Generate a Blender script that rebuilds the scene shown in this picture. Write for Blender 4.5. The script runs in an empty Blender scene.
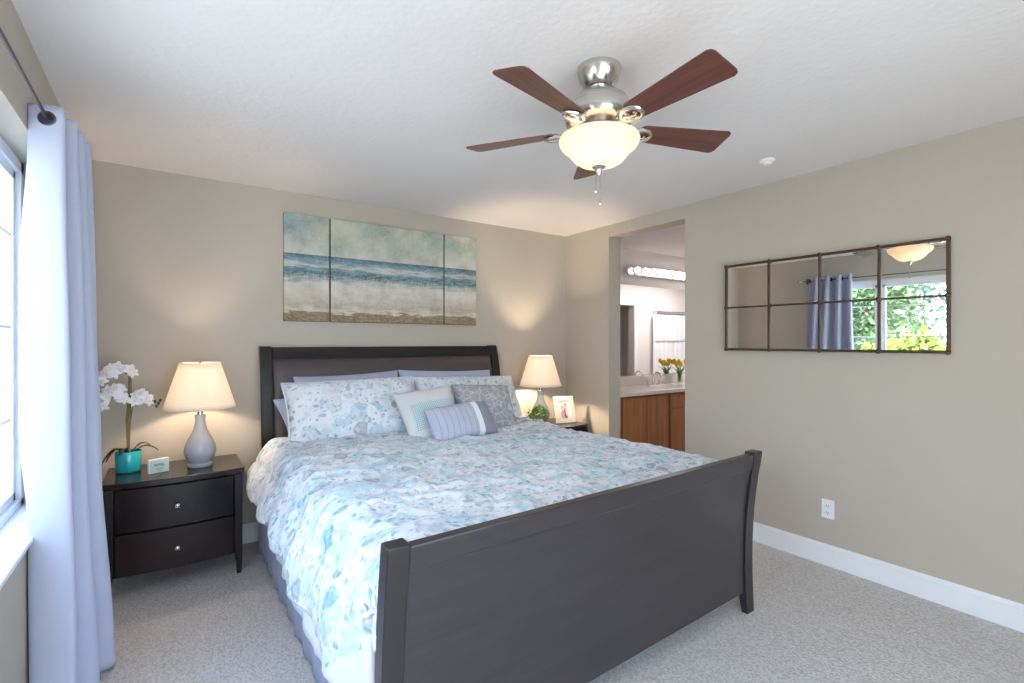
import bpy, bmesh, math, random
from mathutils import Vector, Matrix, Euler, noise
random.seed(7)
sc = bpy.context.scene
COL = sc.collection
PI = math.pi
R = math.radians

# ---------------------------------------------------------------- camera
CAM_H = 1.372
cam_d = bpy.data.cameras.new('camera')
cam = bpy.data.objects.new('camera', cam_d); COL.objects.link(cam)
cam_d.sensor_width = 36.0; cam_d.lens = 492.0 / 1024 * 36.0
cam_d.clip_start = 0.02
cam.location = (0, 0, CAM_H); cam.rotation_euler = (R(90), 0, R(-35.0))
sc.camera = cam

# ---------------------------------------------------------------- world, sun, exposure
sc.view_settings.view_transform = 'Standard'; sc.view_settings.look = 'None'
sc.view_settings.gamma = 1.0; sc.view_settings.use_curve_mapping = False
sc.view_settings.exposure = 0.12
try:
    sc.cycles.use_denoising = True
    sc.cycles.max_bounces = 12; sc.cycles.diffuse_bounces = 6; sc.cycles.glossy_bounces = 5
    sc.cycles.transmission_bounces = 8; sc.cycles.transparent_max_bounces = 12
    sc.cycles.sample_clamp_indirect = 6.0
except Exception: pass
SKY = 7.3
SUN = 28.0
world = bpy.data.worlds.new('world'); sc.world = world; world.use_nodes = True
wn = world.node_tree.nodes; wl = world.node_tree.links
bg = wn['Background']
tc = wn.new('ShaderNodeTexCoord'); sx = wn.new('ShaderNodeSeparateXYZ'); wl.new(tc.outputs['Generated'], sx.inputs[0])
cr = wn.new('ShaderNodeValToRGB'); wl.new(sx.outputs['Z'], cr.inputs[0])
cr.color_ramp.elements[0].position = 0.0; cr.color_ramp.elements[0].color = (0.78, 0.87, 1.0, 1)
cr.color_ramp.elements[1].position = 0.8; cr.color_ramp.elements[1].color = (0.52, 0.70, 1.0, 1)
wl.new(cr.outputs[0], bg.inputs['Color']); bg.inputs['Strength'].default_value = SKY
sl = bpy.data.lights.new('sun', 'SUN'); sl.energy = SUN; sl.angle = R(1.0); sl.color = (1.0, 0.95, 0.86)
so = bpy.data.objects.new('sun', sl); COL.objects.link(so); so.rotation_euler = (R(20), R(48), 0)   # high, from the house side, onto the garden

# room numbers (metres)
XL, XR, YB, YF, H = -0.40, 3.32, 3.79, -1.05, 2.44
WT = 0.16
DY0, DY1, DH = 2.379, 3.19, 2.335         # opening to the bathroom
BX0, BX1, BY0, BY1 = XR + 0.15, 8.0, 2.20, 3.88
WY0, WY1, WZ0, WZ1 = 0.35, 2.845, 0.68, 2.11   # window on the left

def portal(loc, rot, sx_, sy_):
    l = bpy.data.lights.new('window_portal', 'AREA'); l.shape = 'RECTANGLE'; l.size = sx_; l.size_y = sy_
    l.cycles.is_portal = True
    o = bpy.data.objects.new('window_portal', l); COL.objects.link(o); o.location = loc; o.rotation_euler = rot
portal((XL - WT + 0.0, (WY0 + WY1) / 2, (WZ0 + WZ1) / 2), (0, R(-90), 0), WZ1 - WZ0, WY1 - WY0)
portal((.80, YF - 0.14, 1.05), (R(90), 0, 0), 2.2, 2.1)

# ---------------------------------------------------------------- material helpers
class NT:
    def __init__(s, name):
        s.m = bpy.data.materials.new(name); s.m.use_nodes = True
        s.n = s.m.node_tree.nodes; s.l = s.m.node_tree.links
        s.b = s.n['Principled BSDF']; s.out = s.n['Material Output']
    def node(s, t, **kw):
        x = s.n.new(t)
        for k, v in kw.items(): setattr(x, k, v)
        return x
    def put(s, sock, v):
        if isinstance(v, bpy.types.NodeSocket): s.l.new(v, sock)
        elif v is not None: sock.default_value = v
    def coord(s, kind='Object', scale=None, loc=None):
        t = s.node('ShaderNodeTexCoord').outputs[kind]
        if scale or loc:
            mp = s.node('ShaderNodeMapping'); s.l.new(t, mp.inputs[0])
            if scale: mp.inputs['Scale'].default_value = scale
            if loc: mp.inputs['Location'].default_value = loc
            t = mp.outputs[0]
        return t
    def noise(s, vec, scale, detail=3, rough=0.5, out='Fac'):
        x = s.node('ShaderNodeTexNoise'); s.put(x.inputs['Vector'], vec)
        x.inputs['Scale'].default_value = scale; x.inputs['Detail'].default_value = detail; x.inputs['Roughness'].default_value = rough
        return x.outputs[out]
    def voro(s, vec, scale, feature='F1', rnd=1.0):
        x = s.node('ShaderNodeTexVoronoi'); x.feature = feature; s.put(x.inputs['Vector'], vec)
        x.inputs['Scale'].default_value = scale; x.inputs['Randomness'].default_value = rnd
        return x
    def math(s, op, a, b=None, clamp=False):
        x = s.node('ShaderNodeMath', operation=op, use_clamp=clamp); s.put(x.inputs[0], a)
        if b is not None: s.put(x.inputs[1], b)
        return x.outputs[0]
    def ramp(s, fac, stops, mode='LINEAR'):
        x = s.node('ShaderNodeValToRGB'); s.put(x.inputs[0], fac); r = x.color_ramp; r.interpolation = mode
        while len(r.elements) < len(stops): r.elements.new(0.5)
        for e, (p, c) in zip(r.elements, stops):
            e.position = p; e.color = (c, c, c, 1) if isinstance(c, (int, float)) else (*c, 1)
        return x.outputs[0]
    def mix(s, fac, a, b, blend='MIX'):
        x = s.node('ShaderNodeMix', data_type='RGBA', blend_type=blend)
        s.put(x.inputs[0], fac)
        for i, v in ((6, a), (7, b)):
            if isinstance(v, tuple): v = (*v[:3], 1)
            s.put(x.inputs[i], v)
        return x.outputs[2]
    def bump(s, h, strength, dist=0.002):
        x = s.node('ShaderNodeBump'); s.put(x.inputs['Height'], h); x.inputs['Strength'].default_value = strength; x.inputs['Distance'].default_value = dist
        s.l.new(x.outputs[0], s.b.inputs['Normal'])
    def col(s, v, rough=0.5, metal=0.0, spec=None, **kw):
        s.put(s.b.inputs['Base Color'], (*v, 1) if isinstance(v, tuple) else v)
        s.put(s.b.inputs['Roughness'], rough); s.b.inputs['Metallic'].default_value = metal
        if spec is not None: s.b.inputs['Specular IOR Level'].default_value = spec
        for k, x in kw.items(): s.put(s.b.inputs[k], x)
        return s

def plain(name, c, rough=0.5, metal=0.0, spec=None, var=0.06, scale=18, bump=0.0, bscale=60, **kw):
    t = NT(name); v = t.coord()
    n = t.noise(v, scale, 4)
    c1 = tuple(max(0, x * (1 - var)) for x in c); c2 = tuple(min(1, x * (1 + var)) for x in c)
    t.col(t.mix(n, c1, c2), rough, metal, spec, **kw)
    if bump: t.bump(t.noise(v, bscale, 4), bump, 0.002)
    return t.m

M = {}
# walls: warm greige eggshell with orange-peel texture
def wallmat(name, c, bs=0.12, sc_=70):
    t = NT(name); v = t.coord()
    t.col(t.mix(t.noise(v, 1.3, 2), tuple(x * .985 for x in c), tuple(x * 1.015 for x in c)), 0.62, spec=0.3)
    t.bump(t.noise(v, sc_, 3), bs, 0.003); return t.m
M['wall'] = wallmat('wall_paint', (0.475, 0.425, 0.36))
M['ceiling'] = wallmat('ceiling_paint', (0.755, 0.72, 0.71), 0.6, 38)
M['bath_wall'] = wallmat('bathroom_paint', (0.72, 0.68, 0.66))
M['trim'] = plain('white_trim_paint', (0.80, 0.81, 0.84), 0.35, var=0.02)
M['vinyl'] = plain('white_vinyl', (0.82, 0.83, 0.85), 0.3, var=0.02)
def carpet():
    t = NT('loop_carpet'); v = t.coord()
    vo = t.voro(v, 95); w = t.noise(v, 26, 3); big = t.noise(v, 1.6, 2)
    c = t.mix(t.ramp(vo.outputs['Distance'], [(0.1, 1), (0.75, 0)]), (0.47, 0.435, 0.415), (0.78, 0.74, 0.72))
    c = t.mix(t.math('MULTIPLY', w, 0.5), c, (0.63, 0.60, 0.58))
    c = t.mix(t.math('MULTIPLY', big, 0.25), c, (0.70, 0.665, 0.65))
    t.col(c, 0.95, spec=0.1)
    h = t.math('ADD', t.math('MULTIPLY', vo.outputs['Distance'], -1.0), t.math('MULTIPLY', w, 0.8))
    t.bump(h, 0.7, 0.006); return t.m
M['carpet'] = carpet()
def wood(name, c1, c2, rough=0.32, axis='X', sc_=1.0, spec=0.5, coat=0.0):
    t = NT(name)
    s3 = {'X': (1.2, 22, 22), 'Y': (22, 1.2, 22), 'Z': (22, 22, 1.2)}[axis]
    v = t.coord('Object', tuple(x * sc_ for x in s3))
    n = t.noise(v, 1.0, 6, 0.6); n2 = t.noise(v, 4.0, 3)
    f = t.ramp(t.math('ADD', t.math('MULTIPLY', n, 0.8), t.math('MULTIPLY', n2, 0.2)), [(0.32, 0.0), (0.68, 1.0)])
    t.col(t.mix(f, c1, c2), rough, spec=spec)
    t.b.inputs['Coat Weight'].default_value = coat; t.b.inputs['Coat Roughness'].default_value = 0.25
    t.bump(n, 0.04, 0.001); return t.m
M['espresso'] = wood('espresso_wood', (0.016, 0.012, 0.014), (0.026, 0.021, 0.027), 0.40, 'X', 1.0, 0.75, 0.2)
M['espresso_v'] = wood('espresso_wood_upright', (0.016, 0.012, 0.014), (0.024, 0.018, 0.021), 0.40, 'Z', 1.0, 0.5, 0.2)
M['night_top'] = wood('nightstand_lacquer', (0.010, 0.007, 0.008), (0.018, 0.012, 0.013), 0.20, 'X', 1.0, 0.5, 0.0)
M['night_side'] = wood('nightstand_lacquer_upright', (0.010, 0.007, 0.008), (0.016, 0.012, 0.013), 0.28, 'Z', 1.0, 0.45, 0.0)
M['espresso_red'] = wood('dark_mahogany_drawer', (0.014, 0.007, 0.007), (0.026, 0.012, 0.012), 0.28, 'X', 1.0, 0.45, 0.0)
M['blade_wood'] = wood('rosewood_veneer', (0.045, 0.013, 0.009), (0.17, 0.052, 0.032), 0.36, 'X', 1.0, 0.5, 0.2)
M['oak'] = wood('honey_oak', (0.25, 0.092, 0.026), (0.41, 0.175, 0.058), 0.40, 'Z', 1.0)
M['espresso_dim'] = wood('espresso_wood_dim', (0.011, 0.009, 0.009), (0.017, 0.013, 0.013), 0.42, 'X', 1.0, 0.35, 0.0)  # darker copy of the bed wood, dimmer light at the headboard put into colour
M['leather'] = plain('brown_leather', (0.072, 0.050, 0.052), 0.42, var=0.15, bump=0.25, bscale=220, spec=0.5)
M['nickel'] = plain('brushed_nickel', (0.60, 0.58, 0.55), 0.24, 1.0, var=0.04)
M['chrome'] = plain('chrome', (0.78, 0.78, 0.80), 0.10, 1.0, var=0.02)
M['dark_metal'] = plain('dark_grey_metal', (0.10, 0.10, 0.11), 0.4, 0.8, var=0.05)
M['bronze'] = plain('aged_bronze', (0.085, 0.050, 0.030), 0.45, 0.6, var=0.35, scale=40)
M['ceramic'] = plain('pale_grey_ceramic', (0.36, 0.375, 0.42), 0.10, var=0.03, spec=0.6)
M['white_plastic'] = plain('white_plastic', (0.82, 0.82, 0.83), 0.35, var=0.02)
M['slot_dark'] = plain('slot_dark', (0.03, 0.03, 0.035), 0.6)
M['turquoise'] = plain('turquoise_glaze', (0.015, 0.36, 0.42), 0.12, var=0.08, spec=0.6)
M['soil'] = plain('potting_bark', (0.06, 0.04, 0.025), 0.9, var=0.5, scale=80, bump=0.8)
M['stem'] = plain('orchid_stem', (0.20, 0.155, 0.055), 0.6, var=0.35, scale=30)
M['leaf'] = plain('dark_leaf', (0.055, 0.05, 0.025), 0.4, var=0.3)
M['leaf_green'] = plain('fresh_leaf', (0.10, 0.20, 0.035), 0.45, var=0.45, scale=30)
M['bud'] = plain('dark_bud', (0.05, 0.07, 0.03), 0.5, var=0.3)
M['tulip'] = plain('yellow_tulip', (0.90, 0.60, 0.02), 0.5, var=0.15, scale=30)
M['tulip_leaf'] = plain('tulip_leaf', (0.13, 0.26, 0.06), 0.5, var=0.3)
M['counter'] = plain('cream_counter', (0.74, 0.68, 0.63), 0.22, var=0.05, scale=60)
M['tile'] = plain('bathroom_tile', (0.42, 0.37, 0.32), 0.35, var=0.1)
M['cord'] = plain('clear_cord', (0.35, 0.30, 0.25), 0.5)

def petal():
    t = NT('white_petal'); v = t.coord()
    t.col(t.mix(t.noise(v, 40, 3), (0.80, 0.76, 0.80), (0.88, 0.86, 0.88)), 0.55); t.b.inputs['Subsurface Weight'].default_value = 0.0
    return t.m
M['petal'] = petal()
def fabric(name, c, var=0.05, weave=420, rough=0.9, bump=0.25):
    t = NT(name); v = t.coord('UV')
    w = t.noise(v, weave, 2); n = t.noise(v, 6, 3)
    t.col(t.mix(n, tuple(x * (1 - var) for x in c), tuple(x * (1 + var) for x in c)), rough, spec=0.15)
    t.b.inputs['Sheen Weight'].default_value = 0.15
    t.bump(w, bump, 0.001); return t.m
M['blue_cotton'] = fabric('blue_grey_cotton', (0.42, 0.46, 0.60))
M['skirt'] = fabric('slate_blue_skirt', (0.34, 0.39, 0.56))
M['sheer'] = fabric('white_ruffle', (0.78, 0.80, 0.88))
M['lining'] = fabric('lavender_white_lining', (0.76, 0.77, 0.86))
M['curtain'] = fabric('lavender_curtain', (0.43, 0.46, 0.58), 0.03, 600, 0.85, 0.15)
M['shower'] = fabric('white_shower_cloth', (0.80, 0.81, 0.84))
M['shower_band'] = fabric('pale_grey_band', (0.58, 0.58, 0.62))
M['grey_velvet'] = fabric('grey_velvet', (0.27, 0.275, 0.32), 0.08)
M['white_band'] = fabric('white_band', (0.80, 0.80, 0.80))

def floral(name, sc_=1.0, density=0.45, wash=0.5, small=True, lining=False):
    t = NT(name); uv = t.coord('UV', (sc_, sc_, sc_))
    warp = t.node('ShaderNodeTexNoise'); t.l.new(uv, warp.inputs['Vector']); warp.inputs['Scale'].default_value = 9; warp.inputs['Detail'].default_value = 3
    vm = t.node('ShaderNodeVectorMath', operation='MULTIPLY_ADD'); t.l.new(warp.outputs['Color'], vm.inputs[0]); vm.inputs[1].default_value = (0.10, 0.10, 0.10); t.l.new(uv, vm.inputs[2])
    wv = vm.outputs[0]
    # base washes
    base = (0.765, 0.78, 0.83)
    n1 = t.noise(wv, 4.5, 4, 0.6)
    c = t.mix(t.ramp(n1, [(0.52, 0), (0.76, wash * .8)]), base, (0.36, 0.64, 0.72))
    n2 = t.noise(t.coord('UV', (sc_, sc_, sc_), (3.1, 7.7, 0)), 5.5, 4, 0.6)
    c = t.mix(t.ramp(n2, [(0.54, 0), (0.74, wash)]), c, (0.60, 0.62, 0.72))
    c = t.mix(t.ramp(t.noise(wv, 11, 5, 0.65), [(0.52, 0), (0.66, wash * 0.9)]), c, (0.38, 0.46, 0.58))
    c = t.mix(t.ramp(t.noise(t.coord('UV', (sc_, sc_, sc_), (8.3, 1.9, 0)), 14, 5, 0.65), [(0.54, 0), (0.66, wash * 0.9)]), c, (0.30, 0.60, 0.67))
    c = t.mix(t.ramp(t.noise(t.coord('UV', (sc_, sc_, sc_), (1.3, 5.9, 0)), 30, 4, 0.7), [(0.56, 0), (0.68, wash * 1.1)]), c, (0.22, 0.31, 0.41))
    tex = t.noise(wv, 38, 3)
    def flowers(c, scale, loc, thr, rad, cols, k, ring=True):
        v2 = t.node('ShaderNodeMapping'); t.l.new(wv, v2.inputs[0]); v2.inputs['Location'].default_value = loc
        vo = t.voro(v2.outputs[0], scale)
        rn = t.node('ShaderNodeSeparateColor'); t.l.new(vo.outputs['Color'], rn.inputs[0])
        d = t.math('ADD', vo.outputs['Distance'], t.math('MULTIPLY', t.math('SUBTRACT', t.noise(v2.outputs[0], scale * 2.2, 2), 0.5), 0.35))
        m = t.ramp(d, [(rad, 1), (rad + 0.07, 0)])
        sel = t.math('GREATER_THAN', rn.outputs[0], thr)
        shade = t.ramp(d, [(0.02, 1.0), (0.10, 0.45), (rad * 0.7, 0.55), (rad, 1.0)]) if ring else 0.8
        f = t.math('MULTIPLY', t.math('MULTIPLY', m, sel), t.math('MULTIPLY', shade, t.ramp(tex, [(0.3, 0.45 * k), (0.7, k)])))
        fc = t.ramp(rn.outputs[1], cols, 'CONSTANT')
        return t.mix(f, c, fc)
    c = flowers(c, 8.0, (0, 0, 0), density, 0.40, [(0, (0.30, 0.55, 0.62)), (0.3, (0.44, 0.49, 0.58)), (0.55, (0.40, 0.66, 0.70)), (0.8, (0.52, 0.55, 0.60))], 0.75)
    c = flowers(c, 13.0, (4.3, 1.7, 0), density + 0.08, 0.32, [(0, (0.36, 0.42, 0.50)), (0.35, (0.20, 0.48, 0.56)), (0.7, (0.55, 0.58, 0.66))], 0.8)
    if small:
        c = flowers(c, 10.0, (7.3, 2.9, 0), 0.80, 0.34, [(0, (0.10, 0.14, 0.20)), (0.4, (0.08, 0.30, 0.36)), (0.7, (0.16, 0.19, 0.26))], 0.85)
        c = flowers(c, 26.0, (9.1, 5.2, 0), 0.66, 0.30, [(0, (0.10, 0.22, 0.28)), (0.4, (0.16, 0.30, 0.34)), (0.7, (0.22, 0.24, 0.30))], 0.85, False)
        c = flowers(c, 44.0, (2.1, 8.2, 0), 0.72, 0.30, [(0, (0.16, 0.22, 0.30)), (0.5, (0.10, 0.34, 0.40))], 0.8, False)
    if lining:   # plain lining turned out at the foot corner
        s_ = t.node('ShaderNodeSeparateXYZ'); t.l.new(t.coord('UV'), s_.inputs[0])
        lim = t.math('ADD', t.math('MULTIPLY', t.math('SUBTRACT', s_.outputs[1], 1.345), 0.80), t.math('ADD', 0.075, t.math('MULTIPLY', t.math('SUBTRACT', t.noise(t.coord('UV'), 7, 3), 0.5), 0.05)))
        dist = t.math('SUBTRACT', t.math('SUBTRACT', 3.0, s_.outputs[0]), lim)
        c = t.mix(t.ramp(dist, [(0.0, 0), (0.012, 1)]), c, (0.66, 0.67, 0.76))
    t.col(c, 0.85, spec=0.15); t.b.inputs['Sheen Weight'].default_value = 0.1
    t.bump(t.noise(uv, 160, 2), 0.15, 0.001)
    return t.m
M['floral_duvet'] = floral('floral_duvet_cotton', 1.0, 0.36, 0.75, True, True)
M['floral_sham'] = floral('floral_sham_cotton', 0.85, 0.36, 0.36)

def teal_cushion_mat():
    t = NT('linen_with_teal_lattice'); uv = t.coord('UV')
    s = t.node('ShaderNodeSeparateXYZ'); t.l.new(uv, s.inputs[0]); x, y = s.outputs[0], s.outputs[1]
    # lattice dots
    g = 72.0
    fx = t.math('FRACT', t.math('MULTIPLY', x, g)); fy = t.math('FRACT', t.math('MULTIPLY', y, g))
    dx = t.math('ABSOLUTE', t.math('SUBTRACT', fx, 0.5)); dy = t.math('ABSOLUTE', t.math('SUBTRACT', fy, 0.5))
    dot = t.math('LESS_THAN', t.math('ADD', dx, dy), 0.42)
    # band zone: middle of the cushion, fading towards the left edge, uv from 0..0.42
    inb = t.math('MULTIPLY', t.math('GREATER_THAN', y, 0.07), t.math('LESS_THAN', y, 0.27))
    inb = t.math('MULTIPLY', inb, t.math('GREATER_THAN', x, 0.05))
    lat = t.mix(dot, (0.60, 0.66, 0.66), (0.22, 0.41, 0.43))
    t.col(t.mix(inb, (0.63, 0.63, 0.63), lat), 0.9, spec=0.1)
    t.bump(t.noise(uv, 300, 2), 0.3, 0.001); return t.m
M['teal_cushion'] = teal_cushion_mat()
def trellis_mat():
    t = NT('grey_trellis_cloth'); uv = t.coord('UV')
    vo = t.voro(uv, 19, 'DISTANCE_TO_EDGE', 0.8)
    line = t.ramp(vo.outputs['Distance'], [(0.03, 1), (0.055, 0)])
    t.col(t.mix(t.math('MULTIPLY', line, 0.8), (0.36, 0.36, 0.385), (0.60, 0.60, 0.62)), 0.9, spec=0.1)
    t.bump(t.noise(uv, 260, 2), 0.3, 0.001); return t.m
M['trellis'] = trellis_mat()
def pleat_mat():
    t = NT('lavender_pleated_cloth'); uv = t.coord('UV')
    s = t.node('ShaderNodeSeparateXYZ'); t.l.new(uv, s.inputs[0])
    w = t.math('FRACT', t.math('MULTIPLY', s.outputs[0], 24.0))
    line = t.ramp(w, [(0.0, 1), (0.13, 0), (0.9, 0), (1.0, 1)])
    t.col(t.mix(line, (0.46, 0.48, 0.58), (0.36, 0.38, 0.48)), 0.85, spec=0.15)
    t.bump(t.math('MULTIPLY', line, -1), 0.5, 0.004); return t.m
M['pleat'] = pleat_mat()

def painting():
    t = NT('seascape_canvas'); uv = t.coord('UV')           # u 0..2.03, v 0..1 from the bottom of the whole picture
    s = t.node('ShaderNodeSeparateXYZ'); t.l.new(uv, s.inputs[0])
    mp = t.node('ShaderNodeMapping'); t.l.new(uv, mp.inputs[0]); mp.inputs['Scale'].default_value = (1.3, 7, 1)
    st = t.noise(mp.outputs[0], 3.0, 6, 0.62)
    mp2 = t.node('ShaderNodeMapping'); t.l.new(uv, mp2.inputs[0]); mp2.inputs['Scale'].default_value = (14, 2.5, 1)
    drip = t.noise(mp2.outputs[0], 4.0, 4, 0.6)
    big = t.noise(uv, 2.6, 4, 0.6); fine = t.noise(uv, 40, 4, 0.7)
    v = s.outputs[1]
    # wavy amount only below the horizon
    below = t.ramp(v, [(0.56, 1), (0.62, 0)])
    vv = t.math('ADD', v, t.math('MULTIPLY', below, t.math('MULTIPLY', t.math('SUBTRACT', st, 0.5), 0.20)))
    sea = t.ramp(vv, [(0.00, (0.26, 0.19, 0.11)), (0.085, (0.29, 0.21, 0.12)), (0.10, (0.74, 0.68, 0.60)), (0.15, (0.50, 0.44, 0.35)),
                      (0.24, (0.66, 0.60, 0.54)), (0.36, (0.72, 0.69, 0.66)), (0.41, (0.28, 0.36, 0.40)), (0.455, (0.05, 0.17, 0.22)),
                      (0.50, (0.16, 0.30, 0.36)), (0.53, (0.60, 0.63, 0.62)), (0.565, (0.22, 0.35, 0.43)), (0.625, (0.08, 0.17, 0.24)), (0.64, (0.58, 0.62, 0.58))])
    sky_t = t.mix(t.ramp(big, [(0.35, 0), (0.62, 1)]), (0.36, 0.46, 0.42), (0.60, 0.61, 0.52))
    leftblue = t.math('MULTIPLY', t.ramp(s.outputs[0], [(0.02, 1), (0.30, 0)]), t.ramp(v, [(0.70, 0.2), (0.86, 1), (1.0, 0.7)]))
    sky = t.mix(leftblue, sky_t, (0.25, 0.38, 0.46))
    sky = t.mix(t.ramp(v, [(0.63, 1), (0.86, 0)]), sky, (0.60, 0.62, 0.58))
    c = t.mix(t.math('GREATER_THAN', t.math('ADD', v, t.math('MULTIPLY', t.math('SUBTRACT', fine, .5), .006)), 0.632), sea, sky)
    foam = t.math('MULTIPLY', t.ramp(drip, [(0.42, 0), (0.62, 0.6)]), t.ramp(v, [(0.16, 0), (0.28, 1), (0.40, 0.9), (0.47, 0)]))
    c = t.mix(foam, c, (0.74, 0.70, 0.66))
    c = t.mix(t.ramp(fine, [(0.45, 0), (0.75, 0.35)]), c, (0.66, 0.62, 0.56))
    corner = t.math('MULTIPLY', t.ramp(t.math('ADD', s.outputs[0], t.math('MULTIPLY', v, -1.0)), [(1.60 / 2.5, 0), (1.95 / 2.5, 1)]), 0.0)
    c = t.mix(corner, c, (0.30, 0.16, 0.10))
    grunge = t.noise(uv, 5, 8, 0.66)
    c = t.mix(1.0, c, t.ramp(grunge, [(0.28, (0.62, 0.58, 0.52)), (0.50, (0.84, 0.82, 0.77)), (0.70, (0.98, 0.96, 0.92))]), 'MULTIPLY')
    streak = t.noise(mp.outputs[0], 9.0, 5, 0.7)
    c = t.mix(t.math('MULTIPLY', t.ramp(streak, [(0.50, 0), (0.66, 0.55)]), t.ramp(v, [(0.10, 0.5), (0.2, 1), (0.58, 0.8), (0.64, 0.1)])), c, (0.62, 0.58, 0.52))
    c = t.mix(t.math('MULTIPLY', t.ramp(t.noise(uv, 7, 5, 0.7), [(0.50, 0), (0.68, 0.45)]), t.ramp(v, [(0.05, 1), (0.35, 0.6), (0.42, 0)])), c, (0.36, 0.27, 0.19))
    t.col(c, 0.7, spec=0.2); t.bump(t.noise(uv, 180, 2), 0.2, 0.001); return t.m
M['painting'] = painting()
M['canvas_edge'] = plain('canvas_edge', (0.16, 0.13, 0.10), 0.8, var=0.3)

def glass(name, tint=(0.97, 0.99, 0.98)):
    t = NT(name); tr = t.node('ShaderNodeBsdfTransparent'); tr.inputs[0].default_value = (*tint, 1)
    gl = t.node('ShaderNodeBsdfGlossy'); gl.inputs['Roughness'].default_value = 0.0
    fr = t.node('ShaderNodeFresnel'); fr.inputs[0].default_value = 1.35; gg = t.node('ShaderNodeNewGeometry')
    fk = t.math('MULTIPLY', fr.outputs[0], t.math('SUBTRACT', 1.0, gg.outputs['Backfacing']))
    mx = t.node('ShaderNodeMixShader'); t.l.new(fk, mx.inputs[0]); t.l.new(tr.outputs[0], mx.inputs[1]); t.l.new(gl.outputs[0], mx.inputs[2])
    t.l.new(mx.outputs[0], t.out.inputs[0]); return t.m
M['glass'] = glass('window_glass')
M['vase_glass'] = glass('vase_glass', (0.86, 0.92, 0.90))
def mirror_m():
    t = NT('silver_mirror'); t.col((0.90, 0.91, 0.90), 0.0, 1.0); return t.m
M['mirror'] = mirror_m()
def shade_m(name, c, trans=0.55, emit=None, es=0.0):
    t = NT(name); df = t.node('ShaderNodeBsdfDiffuse'); tl = t.node('ShaderNodeBsdfTranslucent')
    v = t.coord(); n = t.noise(v, 220, 2)
    cc = t.mix(n, tuple(x * 0.96 for x in c), c)
    t.l.new(cc, df.inputs[0]); t.l.new(cc, tl.inputs[0])
    mx = t.node('ShaderNodeMixShader'); mx.inputs[0].default_value = trans; t.l.new(df.outputs[0], mx.inputs[1]); t.l.new(tl.outputs[0], mx.inputs[2])
    o = mx.outputs[0]
    if emit:
        em = t.node('ShaderNodeEmission'); em.inputs[0].default_value = (*emit, 1); em.inputs[1].default_value = es
        ad = t.node('ShaderNodeAddShader'); t.l.new(o, ad.inputs[0]); t.l.new(em.outputs[0], ad.inputs[1]); o = ad.outputs[0]
    t.l.new(o, t.out.inputs[0]); return t.m
M['lampshade'] = shade_m('linen_lampshade', (0.85, 0.79, 0.72), 0.46)
M['bowl'] = shade_m('frosted_bowl_glass', (0.86, 0.76, 0.64), 0.45, (1.0, 0.78, 0.58), 0.16)
def emit_m(name, c, s):
    t = NT(name); t.col(c, 0.4); t.b.inputs['Emission Color'].default_value = (*c, 1); t.b.inputs['Emission Strength'].default_value = s; return t.m
M['globe'] = emit_m('globe_bulb_glow', (1.0, 0.95, 0.90), 2.6)
M['bulb'] = emit_m('warm_bulb_glow', (1.0, 0.82, 0.60), 6.0)
def foliage_m(name, c1, c2):
    t = NT(name); v = t.coord(); g = t.node('ShaderNodeObjectInfo')
    t.col(t.mix(t.noise(v, 3.5, 4), c1, c2), 0.55)
    tl = t.node('ShaderNodeBsdfTranslucent'); t.l.new(t.mix(t.noise(v, 3.5, 4), c1, c2), tl.inputs[0])
    mx = t.node('ShaderNodeMixShader'); mx.inputs[0].default_value = 0.35
    t.l.new(t.b.outputs[0], mx.inputs[1]); t.l.new(tl.outputs[0], mx.inputs[2]); t.l.new(mx.outputs[0], t.out.inputs[0]); return t.m
M['tree_a'] = foliage_m('pale_tree_leaves', (0.06, 0.11, 0.045), (0.15, 0.22, 0.10))
M['tree_b'] = foliage_m('bluish_tree_leaves', (0.06, 0.10, 0.07), (0.13, 0.18, 0.13))
M['tree_c'] = foliage_m('yellow_green_leaves', (0.15, 0.20, 0.03), (0.27, 0.32, 0.07))
M['bark'] = plain('tree_bark', (0.14, 0.10, 0.07), 0.9, var=0.4, scale=30, bump=0.6)
M['lawn'] = plain('garden_paving', (0.50, 0.49, 0.47), 0.95, var=0.15, scale=6)
M['photo_mat'] = None
def photo_print():
    t = NT('couple_photo_print'); uv = t.coord('UV')
    s = t.node('ShaderNodeSeparateXYZ'); t.l.new(uv, s.inputs[0]); x, y = s.outputs[0], s.outputs[1]
    def blob(cx, cy, rx, ry):
        a = t.math('POWER', t.math('DIVIDE', t.math('SUBTRACT', x, cx), rx), 2.0); b = t.math('POWER', t.math('DIVIDE', t.math('SUBTRACT', y, cy), ry), 2.0)
        return t.math('LESS_THAN', t.math('ADD', a, b), 1.0)
    c = t.mix(t.noise(uv, 5, 3), (0.66, 0.60, 0.60), (0.80, 0.77, 0.76))
    for (cx, cy, rx, ry, k) in ((0.36, 0.22, 0.22, 0.26, (0.42, 0.30, 0.28)), (0.58, 0.30, 0.15, 0.34, (0.16, 0.12, 0.13)), (0.66, 0.38, 0.10, 0.24, (0.60, 0.55, 0.55)),
                                (0.34, 0.58, 0.14, 0.15, (0.40, 0.28, 0.24)), (0.37, 0.56, 0.085, 0.10, (0.66, 0.46, 0.40)), (0.58, 0.72, 0.13, 0.14, (0.20, 0.13, 0.11)), (0.56, 0.67, 0.085, 0.10, (0.64, 0.44, 0.38))):
        c = t.mix(blob(cx, cy, rx, ry), c, k)
    t.col(c, 0.3); return t.m
M['photo'] = photo_print()
M['frame_cream'] = plain('cream_frame', (0.72, 0.66, 0.58), 0.45, var=0.08, scale=50)
M['black'] = plain('black_card', (0.02, 0.02, 0.02), 0.6)
M['mint'] = plain('mint_block_paint', (0.56, 0.68, 0.62), 0.6, var=0.05)
M['block_white'] = plain('white_block_paint', (0.78, 0.77, 0.74), 0.6, var=0.04)
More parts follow.
